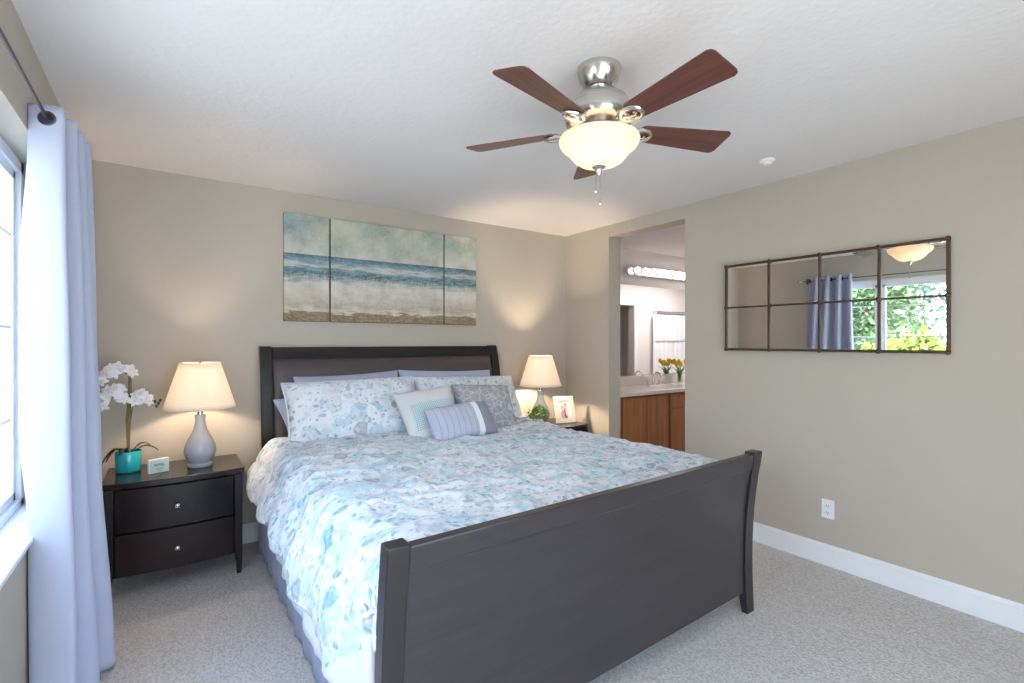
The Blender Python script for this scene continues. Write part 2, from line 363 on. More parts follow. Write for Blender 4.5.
M['ink'] = plain('teal_ink', (0.06, 0.17, 0.17), 0.7)

# ---------------------------------------------------------------- geometry helpers
def obj(name, bm, mat, parent=None, smooth=35, kind=None, bevel=0.0, solid=0.0, subsurf=0, mats=None):
    me = bpy.data.meshes.new(name)
    bmesh.ops.recalc_face_normals(bm, faces=bm.faces[:]) if solid == 0 else None
    bm.to_mesh(me); bm.free()
    o = bpy.data.objects.new(name, me); COL.objects.link(o)
    for m in (mats or [mat]): me.materials.append(m)
    if smooth:
        me.polygons.foreach_set('use_smooth', [True] * len(me.polygons))
        try: me.set_sharp_from_angle(angle=R(smooth))
        except Exception: pass
    if solid:
        sm = o.modifiers.new('thick', 'SOLIDIFY'); sm.thickness = solid; sm.offset = 0
    if bevel:
        bv = o.modifiers.new('bevel', 'BEVEL'); bv.width = bevel; bv.segments = 2; bv.limit_method = 'ANGLE'; bv.angle_limit = R(40)
    if subsurf:
        ss = o.modifiers.new('sub', 'SUBSURF'); ss.levels = subsurf; ss.render_levels = subsurf
    if parent: o.parent = parent
    if kind: o['kind'] = kind
    return o
def tag(o, label, cat, group=None):
    o['label'] = label; o['category'] = cat
    if group: o['group'] = group
    return o
def thing(name, label, cat, loc=(0, 0, 0), rz=0.0, group=None):
    o = bpy.data.objects.new(name, None); COL.objects.link(o); o.empty_display_size = 0.1
    o.location = loc; o.rotation_euler = (0, 0, rz)
    return tag(o, label, cat, group)
def struct(name, bm, mat, **kw):
    return obj(name, bm, mat, kind='structure', **kw)
def B(*boxes):
    bm = bmesh.new()
    for b in boxes: add_box(bm, *b)
    return bm
def add_box(bm, x0, x1, y0, y1, z0, z1):
    vs = [bm.verts.new(p) for p in ((x0, y0, z0), (x1, y0, z0), (x1, y1, z0), (x0, y1, z0), (x0, y0, z1), (x1, y0, z1), (x1, y1, z1), (x0, y1, z1))]
    for f in ((3, 2, 1, 0), (4, 5, 6, 7), (0, 1, 5, 4), (1, 2, 6, 5), (2, 3, 7, 6), (3, 0, 4, 7)): bm.faces.new([vs[i] for i in f])
    return vs
def lathe(prof, seg=40, bm=None, c=(0, 0, 0), cap=True):
    bm = bm or bmesh.new(); rings = []
    for r, z in prof:
        if r < 1e-5: rings.append([bm.verts.new((c[0], c[1], c[2] + z))])
        else: rings.append([bm.verts.new((c[0] + r * math.cos(2 * PI * k / seg), c[1] + r * math.sin(2 * PI * k / seg), c[2] + z)) for k in range(seg)])
    for a, b in zip(rings, rings[1:]):
        for k in range(seg):
            k2 = (k + 1) % seg
            if len(a) == 1 and len(b) == 1: continue
            if len(a) == 1: bm.faces.new((a[0], b[k2], b[k]))
            elif len(b) == 1: bm.faces.new((a[k], a[k2], b[0]))
            else: bm.faces.new((a[k], a[k2], b[k2], b[k]))
    if cap:
        for rg in (rings[0], rings[-1]):
            if len(rg) > 1: bm.faces.new(rg)
    return bm
def tube(pts, rad, seg=10, bm=None, cap=True, closed=False):
    bm = bm or bmesh.new(); pts = [Vector(p) for p in pts]; n = len(pts); rings = []
    rads = rad if isinstance(rad, (list, tuple)) else [rad] * n
    up = Vector((0, 0, 1)); prev = None
    for i, p in enumerate(pts):
        if closed: t = pts[(i + 1) % n] - pts[i - 1]
        else: t = pts[min(i + 1, n - 1)] - pts[max(i - 1, 0)]
        t.normalize()
        if prev is None:
            a = up if abs(t.z) < 0.9 else Vector((1, 0, 0)); u = t.cross(a).normalized()
        else: u = (prev - t * prev.dot(t)).normalized()
        prev = u; w = t.cross(u)
        rings.append([bm.verts.new(p + (u * math.cos(2 * PI * k / seg) + w * math.sin(2 * PI * k / seg)) * rads[i]) for k in range(seg)])
    pr = list(zip(rings, rings[1:])) + ([(rings[-1], rings[0])] if closed else [])
    for a, b in pr:
        for k in range(seg): bm.faces.new((a[k], a[(k + 1) % seg], b[(k + 1) % seg], b[k]))
    if cap and not closed: bm.faces.new(rings[0][::-1]); bm.faces.new(rings[-1])
    return bm
def prism_x(prof, x0, x1, yfun=None, n=1, bm=None):
    """side profile [(y,z)] pushed along x; yfun(x) is added to y"""
    bm = bm or bmesh.new(); rings = []
    for i in range(n + 1):
        x = x0 + (x1 - x0) * i / n; dy = yfun(x) if yfun else 0
        rings.append([bm.verts.new((x, y + dy, z)) for y, z in prof])
    m = len(prof)
    for a, b in zip(rings, rings[1:]):
        for k in range(m): bm.faces.new((a[k], a[(k + 1) % m], b[(k + 1) % m], b[k]))
    bm.faces.new(rings[0][::-1]); bm.faces.new(rings[-1]); return bm
def lerp_tab(tab, v):
    if v <= tab[0][0]: return tab[0][1]
    for (a, x), (b, y) in zip(tab, tab[1:]):
        if v <= b:
            t = (v - a) / (b - a); t = t * t * (3 - 2 * t); return x + (y - x) * t
    return tab[-1][1]
def grid(nu, nv, fn, uvfn=None, matfn=None):
    bm = bmesh.new(); uvl = bm.loops.layers.uv.new('UVMap')
    vs = [[bm.verts.new(fn(i / nu, j / nv)) for i in range(nu + 1)] for j in range(nv + 1)]
    for j in range(nv):
        for i in range(nu):
            f = bm.faces.new((vs[j][i], vs[j][i + 1], vs[j + 1][i + 1], vs[j + 1][i]))
            if uvfn:
                for lp, (a, b) in zip(f.loops, ((i, j), (i + 1, j), (i + 1, j + 1), (i, j + 1))): lp[uvl].uv = uvfn(a / nu, b / nv)
            if matfn: f.material_index = matfn((i + .5) / nu, (j + .5) / nv)
    return bm
def sphere(bm, c, r, u=16, v=10, sq=(1, 1, 1)):
    mat = Matrix.Translation(c) @ Matrix.Diagonal((r * sq[0], r * sq[1], r * sq[2], 1))
    bmesh.ops.create_uvsphere(bm, u_segments=u, v_segments=v, radius=1, matrix=mat); return bm
def copy_thing(root):
    r = root.copy(); COL.objects.link(r)
    for ch in root.children:
        c = ch.copy(); COL.objects.link(c); c.parent = r
        for g in ch.children:
            d = g.copy(); COL.objects.link(d); d.parent = c
    return r
def N(x, y, z=0.0): return noise.noise(Vector((x, y, z)))

# ================================================================ THE ROOM
bm = B((XL - WT, XR + 0.15, YF - WT, YB + WT, -0.10, 0.0)); struct('floor', bm, M['carpet'], smooth=0)
struct('ceiling', B((XL - WT, XR + 0.15, YF - WT, YB + WT, H, H + 0.25)), M['ceiling'], smooth=0)
struct('wall_back', B((XL - WT, XR, YB, YB + WT, 0, H)), M['wall'], smooth=0)
struct('wall_left', B((XL - WT, XL, YF, WY0, 0, H), (XL - WT, XL, WY1, YB, 0, H), (XL - WT, XL, WY0, WY1, 0, WZ0), (XL - WT, XL, WY0, WY1, WZ1, H)), M['wall'], smooth=0)
struct('wall_right', B((XR, BX0, YF, DY0, 0, H), (XR, BX0, DY1, BY1, 0, H), (XR, BX0, DY0, DY1, DH, H)), M['wall'], smooth=0)
GX0, GX1 = -.30, 1.90                     # unseen glazed door, added behind the camera to let in fill daylight
struct('wall_front', B((XL - WT, GX0, YF - WT, YF, 0, H), (GX1, BX0, YF - WT, YF, 0, H), (GX0, GX1, YF - WT, YF, 2.10, H)), M['wall'], smooth=0)
def base_prof_box(name, x0, x1, y0, y1, side):
    h = 0.128; t = 0.016
    if side == 'x-':   # on a wall at x1, facing -x
        p = [(x1, 0), (x1 - t, 0), (x1 - t, h - .018), (x1 - t * .45, h - .006), (x1 - t * .35, h), (x1, h)]
        bm = bmesh.new(); rings = [[bm.verts.new((px, y, pz)) for px, pz in p] for y in (y0, y1)]
    elif side == 'x+':
        p = [(x0, 0), (x0 + t, 0), (x0 + t, h - .018), (x0 + t * .45, h - .006), (x0 + t * .35, h), (x0, h)]
        bm = bmesh.new(); rings = [[bm.verts.new((px, y, pz)) for px, pz in p] for y in (y0, y1)]
    else:              # on a wall at y1, facing -y
        p = [(y1, 0), (y1 - t, 0), (y1 - t, h - .018), (y1 - t * .45, h - .006), (y1 - t * .35, h), (y1, h)]
        bm = bmesh.new(); rings = [[bm.verts.new((x, py, pz)) for py, pz in p] for x in (x0, x1)]
    m = len(p)
    for k in range(m): bm.faces.new((rings[0][k], rings[0][(k + 1) % m], rings[1][(k + 1) % m], rings[1][k]))
    bm.faces.new(rings[0]); bm.faces.new(rings[1][::-1])
    return struct(name, bm, M['trim'])
base_prof_box('baseboard_right', 0, XR, YF, DY0, 'x-')
base_prof_box('baseboard_right_far', 0, XR, DY1, YB, 'x-')
base_prof_box('baseboard_back', XL, XR, 0, YB, 'y')
base_prof_box('baseboard_left', XL, 0, YF, YB, 'x+')

# window on the left wall
win = bpy.data.objects.new('window_1', None); COL.objects.link(win); win['kind'] = 'structure'; win['label'] = 'wide white vinyl window beside the curtain'
fx0, fx1 = XL - 0.150, XL - 0.090
bm = B((fx0, fx1, WY0, WY1, WZ0, WZ0 + .05), (fx0, fx1, WY0, WY1, WZ1 - .05, WZ1), (fx0, fx1, WY0, WY0 + .05, WZ0, WZ1), (fx0, fx1, WY1 - .05, WY1, WZ0, WZ1))
obj('window_frame', bm, M['vinyl'], win, bevel=.004, smooth=0)
ms = [WY0 + .05, 1.00, 2.10, WY1 - .05]
for k in range(3):
    a, b = ms[k], ms[k + 1]; w = .034
    if k < 2: obj('mullion', B((fx0, fx1 - .004, b - .02, b + .02, WZ0 + .05, WZ1 - .05)), M['vinyl'], win, bevel=.004, smooth=0)
    a2 = a + (.02 if k else 0); b2 = b - (.02 if k < 2 else 0); z0, z1 = WZ0 + .05, WZ1 - .05
    sash = obj('sash', B((fx0 + .012, fx1 - .016, a2, b2, z0, z0 + w), (fx0 + .012, fx1 - .016, a2, b2, z1 - w, z1), (fx0 + .012, fx1 - .016, a2, a2 + w, z0, z1), (fx0 + .012, fx1 - .016, b2 - w, b2, z0, z1)), M['vinyl'], win, bevel=.003, smooth=0)
    obj('pane', B((fx0 + .028, fx0 + .032, a2 + w, b2 - w, z0 + w, z1 - w)), M['glass'], sash, smooth=0)
    obj('glazing_bar', B(*[(fx0 + .024, fx0 + .036, a2 + w, b2 - w, z - .006, z + .006) for z in (1.06, 1.43, 1.80)]), M['vinyl'], sash, smooth=0)
obj('window_sill', B((fx1 - .01, XL + .022, WY0 + .001, WY1 - .001, WZ0 + .001, WZ0 + .020)), M['trim'], win, bevel=.005, smooth=0)
# frame and panes of the added daylight door behind the camera
gd = bpy.data.objects.new('added_daylight_door', None); COL.objects.link(gd); gd['kind'] = 'structure'
ya, yb = YF - .11, YF - .05
obj('added_door_frame', B((GX0, GX1, ya, yb, 0, .06), (GX0, GX1, ya, yb, 2.04, 2.10), (GX0, GX0 + .06, ya, yb, .06, 2.04), (GX1 - .06, GX1, ya, yb, .06, 2.04), ((GX0 + GX1) / 2 - .04, (GX0 + GX1) / 2 + .04, ya, yb, .06, 2.04)), M['vinyl'], gd, bevel=.004, smooth=0)
for a, b in ((GX0 + .06, (GX0 + GX1) / 2 - .04), ((GX0 + GX1) / 2 + .04, GX1 - .06)): obj('pane', B((a, b, YF - .082, YF - .078, .06, 2.04)), M['glass'], gd, smooth=0)

# ================================================================ BATHROOM SHELL
struct('floor_bathroom', B((BX0, BX1 + .1, BY0 - 1.0, BY1 + .1, -0.10, 0.0)), M['tile'], smooth=0)
struct('ceiling_bathroom', B((BX0, BX1 + .1, BY0 - 1.0, BY1 + .1, H, H + .25)), M['ceiling'], smooth=0)
struct('wall_bathroom_back', B((BX0 - .15, BX1 + .1, BY1, BY1 + .12, 0, H)), M['bath_wall'], smooth=0)
struct('wall_bathroom_right', B((BX1, BX1 + .12, BY0 - 1.0, BY1, 0, H)), M['bath_wall'], smooth=0)
bl_ = bpy.data.lights.new('bathroom_fill_light', 'AREA'); bl_.shape = 'RECTANGLE'; bl_.size = 1.6; bl_.size_y = .5; bl_.energy = 36; bl_.color = (1.0, .95, .95)  # added fill light without a fixture, brightens the bathroom and its mirror
blo = bpy.data.objects.new('bathroom_fill_light', bl_); COL.objects.link(blo); blo.location = (6.6, 2.95, H - .02)
DX0, DX1 = 5.72, 6.36
struct('wall_bathroom_front', B((BX0, DX0, BY0 - .12, BY0, 0, H), (DX1, 6.86, BY0 - .12, BY0, 0, H), (DX0, DX1, BY0 - .12, BY0, 1.97, H), (6.86, BX1, BY0 - .12, BY0, 1.90, H), (BX0, BX1, BY0 - 1.0, BY0 - .9, 0, H), (6.80, 6.86, BY0 - .9, BY0 - .12, 0, H)), M['bath_wall'], smooth=0)
struct('trim_1', B((DX0 - .07, DX0, BY0, BY0 + .018, 0, 1.97), (DX1, DX1 + .08, BY0, BY0 + .018, 0, 1.97), (DX0 - .07, DX1 + .08, BY0, BY0 + .018, 1.97, 2.04)), M['trim'], smooth=0, bevel=.004)

# ================================================================ BED
BXL, BXR = 0.477, 2.45
bed = thing('bed', 'dark espresso wooden sleigh bed with padded brown headboard and tall curved footboard', 'bed', (1.46, 2.5, 0))
BO = Vector((1.46, 2.5, 0))
def bedpart(name, bm, mat, bevel=.004, **kw):
    bmesh.ops.translate(bm, verts=bm.verts[:], vec=-BO); return obj(name, bm, mat, bed, bevel=bevel, **kw)
skew = lambda x: (x - BXL) * 0.0262
FC = [(0.0, 1.294), (0.15, 1.300), (0.35, 1.301), (0.55, 1.290), (0.70, 1.270), (0.82, 1.250)]     # front curve of a footboard post
def fcurve(z): return lerp_lin(FC, z)
def lerp_lin(tab, v):
    if v <= tab[0][0]: return tab[0][1]
    for i in range(len(tab) - 1):
        a, x = tab[i]; b, y = tab[i + 1]
        if v <= b:
            # catmull
            x0 = tab[max(i - 1, 0)][1]; y1 = tab[min(i + 2, len(tab) - 1)][1]; t = (v - a) / (b - a)
            return 0.5 * ((2 * x) + (-x0 + y) * t + (2 * x0 - 5 * x + 4 * y - y1) * t * t + (-x0 + 3 * x - 3 * y + y1) * t ** 3)
    return tab[-1][1]
def curved_prof(fn, z0, z1, off0, off1, n=14, topoff=None):
    f = [(fn(z0 + (z1 - z0) * i / n) + off0, z0 + (z1 - z0) * i / n) for i in range(n + 1)]
    bk = [(fn(z0 + (z1 - z0) * i / n) + off1(z0 + (z1 - z0) * i / n), z0 + (z1 - z0) * i / n) for i in range(n, -1, -1)]
    return f + bk
def postback(z): return 0.033 + 0.027 * min(1, z / 0.16)
PW = 0.066
for x0 in (BXL, BXR - PW):
    bedpart('footboard_post', prism_x(curved_prof(fcurve, 0, .822, 0, postback), x0, x0 + PW, skew), M['espresso_v'])
bedpart('footboard_rail', prism_x(curved_prof(fcurve, .735, .812, .006, lambda z: .046, 6), BXL + PW, BXR - PW, skew, 4), M['espresso'])
bedpart('footboard_panel', prism_x(curved_prof(fcurve, .105, .737, .012, lambda z: .036), BXL + PW, BXR - PW, skew, 4), M['espresso'])
HC = [(0.0, 3.655), (0.5, 3.640), (0.8, 3.638), (1.07, 3.655), (1.22, 3.685), (1.338, 3.722)]
def hcurve(z): return lerp_lin(HC, z)
HXL, HXR = 0.515, 2.435
for x0 in (HXL, HXR - .07):
    bedpart('headboard_post', prism_x(curved_prof(hcurve, 0, 1.338, 0, lambda z: .055), x0, x0 + .07), M['espresso_dim'])
bedpart('headboard_rail', prism_x(curved_prof(hcurve, 1.252, 1.332, .004, lambda z: .050, 6), HXL + .07, HXR - .07), M['espresso_dim'])
def leather_panel():
    x0, x1, z0, z1 = HXL + .072, HXR - .072, .46, 1.250
    def f(u, v):
        x = x0 + (x1 - x0) * u; z = z0 + (z1 - z0) * v
        e = min(u * (x1 - x0), (1 - u) * (x1 - x0), (1 - v) * (z1 - z0) + .0, .09) / .09
        seam = math.exp(-((x - (x0 + x1) / 2) / .008) ** 2)
        b = .020 * math.sqrt(max(0, 1 - (1 - e) ** 2)) - .006 * seam
        return (x, hcurve(z) + .022 - b, z)
    bm = grid(96, 20, f); 
    return bm
bedpart('headboard_cushion', leather_panel(), M['leather'], bevel=0, smooth=60)
bedpart('headboard_back_panel', prism_x(curved_prof(hcurve, .40, 1.255, .030, lambda z: .046), HXL + .068, HXR - .068), M['espresso_dim'])
for x0 in (BXL + .03, BXR - .06):
    bedpart('side_rail', B((x0, x0 + .03, 1.40, 3.66, .16, .34)), M['espresso'])

# mattress with fitted sheet
mt = obj('mattress', B((.56, 2.37, 1.42, 3.62, .36, .715)), M['blue_cotton'], bevel=.05, smooth=50)
tag(mt, 'mattress in a blue-grey fitted sheet lying on the bed frame under the floral duvet', 'mattress')

# bed skirt: pleated slate cloth hanging round the frame
def skirt():
    path = [(.492, 3.60 - 2.04 * i / 160) for i in range(161)] + [(.492 + 1.95 * i / 60, 1.55) for i in range(61)] + [(2.442, 1.56 + 2.04 * i / 160) for i in range(161)]
    bm = bmesh.new(); cols = []; L = 0
    for i, (x, y) in enumerate(path):
        a = Vector(path[max(i - 1, 0)]); b = Vector(path[min(i + 1, len(path) - 1)]); d = (b - a).normalized(); L += (b - a).length / 2
        w = math.sin(L * 34) * .006 + N(L * 6, 3) * .010
        cols.append([bm.verts.new((x + d.y * w * (1 - k / 5), y - d.x * w * (1 - k / 5), .012 + .388 * k / 5)) for k in range(6)])
    for a, b in zip(cols, cols[1:]):
        for k in range(5): bm.faces.new((a[k], b[k], b[k + 1], a[k + 1]))
    return bm
tag(obj('bed_skirt', skirt(), M['skirt'], solid=.003, smooth=60), 'slate blue cloth bed skirt hanging to the carpet below the duvet', 'bed skirt')

# duvet
DY_F, DY_H = 1.345, 3.44
HEM = [(1.3, .25), (1.45, .31), (1.64, .365), (1.89, .40), (2.36, .43), (2.85, .47), (3.44, .47)]
XDL, XDR = .475, 2.445
def duvet():
    nu, nv = 230, 190
    rr = .13
    top_w = XDR - XDL - 2 * rr; arc = rr * PI / 2
    def point(u, v):
        y = DY_H + (DY_F - DY_H) * v
        hem = lerp_lin(HEM, y); drop = .745 - rr - hem; dropR = .745 - rr - .40
        tot = drop + arc + top_w + arc + dropR; s = u * tot
        side = None
        if s < drop: side = 'L'; q = 1 - s / drop
        elif s < drop + arc: a = (s - drop) / rr; x = XDL + rr - rr * math.cos(a); z = .745 - rr + rr * math.sin(a); k = math.sin(a)
        elif s < drop + arc + top_w: x = XDL + rr + (s - drop - arc); z = .745; k = 1.0
        elif s < drop + 2 * arc + top_w: a = (s - drop - arc - top_w) / rr; x = XDR - rr + rr * math.sin(a); z = .745 - rr + rr * math.cos(a); k = math.cos(a)
        else: side = 'R'; q = (s - drop - 2 * arc - top_w) / dropR
        # fabric relief
        puff = N(s * 2.6, y * 2.4, 3) * .014 + N(s * 6.5 + 4, y * 5.5, 8) * .010
        rid = 1 - abs(N(s * 3.4 + y * 1.9, y * 5.2 - s * 1.2, 21)) * 2.2; rid = max(0, rid) ** 3 * .013
        rid2 = 1 - abs(N(s * 8.5 - y * 4, y * 7 + s * 2, 33)) * 2.2; rid2 = max(0, rid2) ** 3 * .006
        rel = puff + rid + rid2
        if side:
            sg = -1 if side == 'L' else 1; base = XDL if side == 'L' else XDR
            flare = .058 * math.sin(min(1, q * 1.15) * PI * .55) if side == 'L' else .012 * q
            fold = (math.sin(y * 15.0 + 2.2 * N(y * 1.5, 5)) * .5 + N(y * 5, q * 1.5, 12)) * (.034 * min(1, .15 + max(0, (y - DY_F) / .35)) if side == 'L' else .012) * (.25 + .75 * q)
            foot = max(0.0, min(1.0, (y - DY_F) / .24)); foot = foot * foot * (3 - 2 * foot)
            if side == 'L': flare = flare * foot + .010; rel = rel * (.1 + .9 * foot); fold = fold * (.3 + .7 * foot)
            x = base + sg * (flare + rel * .8) + fold * .9
            z = .745 - rr - q * (drop if side == 'L' else dropR)
            yy = y + N(y * 4, z * 3, 40) * .01 * foot + skew(2.44) * (side == 'R') * max(0, 1 - (y - DY_F) / 1.2)
            z += N(y * 3.2, 77) * .018 * q
            if side == 'L':
                x = min(x, XDL)
                tuck = max(0.0, 1 - (y - DY_F) / .045)
                x += (.500 - x) * tuck ** 2; yy += .035 * tuck ** 2
            return Vector((x, yy, max(z, .03)))
        z += rel * (.3 + .7 * k)
        if side is None and k < 1: x += (-rel * .8 if x < 1.4 else rel * .8) * (1 - k)
        # dips behind the footboard, thicker roll at the head end
        fdip = max(0, (DY_F + .10 - y) / .10); z -= .12 * fdip ** 2
        if x < .545: pass
        hd = max(0, (y - (DY_H - .05)) / .05); z -= .03 * hd ** 2
        y += skew(x) * max(0, 1 - (y - DY_F) / 1.2)
        return Vector((x, y, z))
    def uv(u, v):
        y = DY_H + (DY_F - DY_H) * v; hem = lerp_lin(HEM, y); tot = (.745 - .13 - hem) + (.745 - .13 - .40) + PI * .13 + XDR - XDL - .26
        drop = .745 - .13 - hem
        return (u * tot - drop + 3.0, y)
    return grid(nu, nv, point, uv)
dv = obj('duvet', duvet(), None, solid=.018, smooth=80, mats=[M['floral_duvet']])
tag(dv, 'white duvet with teal and grey watercolour flowers spread over the whole bed', 'duvet')

# white ruffle edge hanging out under the duvet, part of the sheet
def ruffle():
    def f(u, v):
        y = 1.62 + .95 * u; w = math.sin(y * 31 + 2 * N(y * 3, 8)) * .007 + N(y * 7, 2) * .010
        hem = lerp_lin(HEM, y)
        return (.440 + w * (1 - v) - .012 * (1 - v), y, hem - .115 + .075 * N(y * 5, 4) + (.19) * v)
    return grid(140, 6, f, lambda u, v: (u, v * .1))
obj('ruffle', ruffle(), M['sheer'], mt, solid=.002, smooth=60)

# ---------------------------------------------------------------- pillows
def pillow_bm(w, h, t, seed=0, pinch=.05, wr=.006, nx=44, ny=32, flange=0.0, fullness=.42):
    bm = bmesh.new(); uvl = bm.loops.layers.uv.new('UVMap')
    def pos(i, j, sgn):
        u = -1 + 2 * i / nx; v = -1 + 2 * j / ny
        px = 1 - pinch * (1 - v * v) if True else 1; py = 1 - pinch * (1 - u * u)
        x = u * w / 2 * px; y = v * h / 2 * py
        a = max(0.0, (1 - abs(u) ** 2.2) * (1 - abs(v) ** 2.2)); z = (t / 2) * a ** fullness
        e = min(1, a * 3)
        z += sgn * 0 + (N(x * 9 + seed, y * 9, seed * 3.1) * wr + N(x * 22 + seed, y * 20, 5) * wr * .45) * e
        # radiating corner tucks
        cn = (abs(u) * abs(v)) ** 3
        z += math.sin((u * 17 + v * 13) * 2 + seed) * .004 * cn * e
        return Vector((x, y, sgn * z + N(x * 5, y * 5, seed + 9) * .006))
    top = [[bm.verts.new(pos(i, j, 1)) for i in range(nx + 1)] for j in range(ny + 1)]
    bot = [[top[j][i] if i in (0, nx) or j in (0, ny) else bm.verts.new(pos(i, j, -1)) for i in range(nx + 1)] for j in range(ny + 1)]
    for gridv, flip in ((top, 0), (bot, 1)):
        for j in range(ny):
            for i in range(nx):
                q = [(i, j), (i + 1, j), (i + 1, j + 1), (i, j + 1)]
                if flip: q = q[::-1]
                f = bm.faces.new([gridv[b][a] for a, b in q])
                for lp, (a, b) in zip(f.loops, q): lp[uvl].uv = (a / nx * w + seed * 1.37 * (1 if flange else 0), b / ny * h + seed * .71 * (1 if flange else 0))
    return bm
def edge_loop(w, h, pinch, n=26, off=0.0):
    pts = []
    for (a, b) in (((-1, -1), (1, -1)), ((1, -1), (1, 1)), ((1, 1), (-1, 1)), ((-1, 1), (-1, -1))):
        for k in range(n):
            u = a[0] + (b[0] - a[0]) * k / n; v = a[1] + (b[1] - a[1]) * k / n
            pts.append((u * w / 2 * (1 - pinch * (1 - v * v)), v * h / 2 * (1 - pinch * (1 - u * u)), 0))
    return pts
def pose(o, c, lean, yaw=0, roll=0):
    m = Matrix.Rotation(R(yaw), 4, 'Z') @ Matrix.Rotation(R(90 - lean), 4, 'X') @ Matrix.Rotation(R(roll), 4, 'Z')
    o.rotation_euler = m.to_euler(); o.location = c
def pillow(name, label, cat, mat, w, h, t, c, lean, yaw=0, roll=0, seed=0, group=None, pinch=.05, piping=None, flange=0, **kw):
    o = obj(name, pillow_bm(w, h, t, seed, pinch, flange=flange, **kw), mat, smooth=75)
    tag(o, label, cat, group); pose(o, c, lean, yaw, roll)
    if piping: 
        p = obj('piping', tube([Vector(p) for p in edge_loop(w * 1.004, h * 1.006, pinch)], .0045, 6, closed=True), piping, o)
    return o
# sleeping pillows at the back
pillow('sleeping_pillow', 'blue-grey sleeping pillow leaning on the headboard behind the window-side floral sham', 'pillow', M['blue_cotton'], .76, .46, .15, (1.095, 3.565, .925), 22, 0, 1.5, 3, 'blue-grey sleeping pillows')
pillow('sleeping_pillow', 'blue-grey sleeping pillow leaning on the headboard behind the bathroom-side floral sham', 'pillow', M['blue_cotton'], .84, .46, .15, (1.885, 3.565, .925), 22, 0, -2.0, 5, 'blue-grey sleeping pillows')
pillow('sleeping_pillow', 'flat blue pillow with one end sticking out beside the window-side floral sham', 'pillow', M['blue_cotton'], .80, .42, .13, (.995, 3.485, .868), 48, 4, 5, 8, 'blue-grey sleeping pillows')
# floral shams
pillow('pillow_sham', 'large floral pillow sham on the window side of the bed', 'pillow', M['floral_sham'], .90, .46, .20, (1.055, 3.345, .915), 35, -3, 1.0, 1, 'floral pillow shams', .045, M['lining'], 1)
pillow('pillow_sham', 'large floral pillow sham on the bathroom side of the bed', 'pillow', M['floral_sham'], .92, .44, .20, (1.975, 3.39, .905), 35, 0, -2.0, 2, 'floral pillow shams', .045, M['lining'], 1)
pillow('throw_cushion', 'grey square cushion with pale trellis pattern', 'cushion', M['trellis'], .46, .40, .16, (1.915, 3.08, .890), 40, -8, -4, 4, 'throw cushions', .06)
pillow('throw_cushion', 'off-white square cushion with a teal lattice band', 'cushion', M['teal_cushion'], .42, .40, .14, (1.455, 3.03, .885), 38, -6, 8, 6, 'throw cushions', .06)
# lumbar cushion with three cloth zones
def lumbar():
    w, h, t = .46, .25, .15
    bm = pillow_bm(w, h, t, 11, .04, .004)
    return bm
lb = obj('lumbar_cushion', lumbar(), None, smooth=75, mats=[M['pleat'], M['white_band'], M['grey_velvet']])
uvl = lb.data.uv_layers['UVMap'].data
for p in lb.data.polygons:
    x = sum(lb.data.vertices[i].co.x for i in p.vertices) / len(p.vertices)
    p.material_index = 0 if x < .085 else (1 if x < .125 else 2)
tag(lb, 'small oblong lavender pleated cushion with a white band and grey end', 'cushion', 'throw cushions')
pose(lb, (1.575, 2.825, .850), 38, -4, 5)

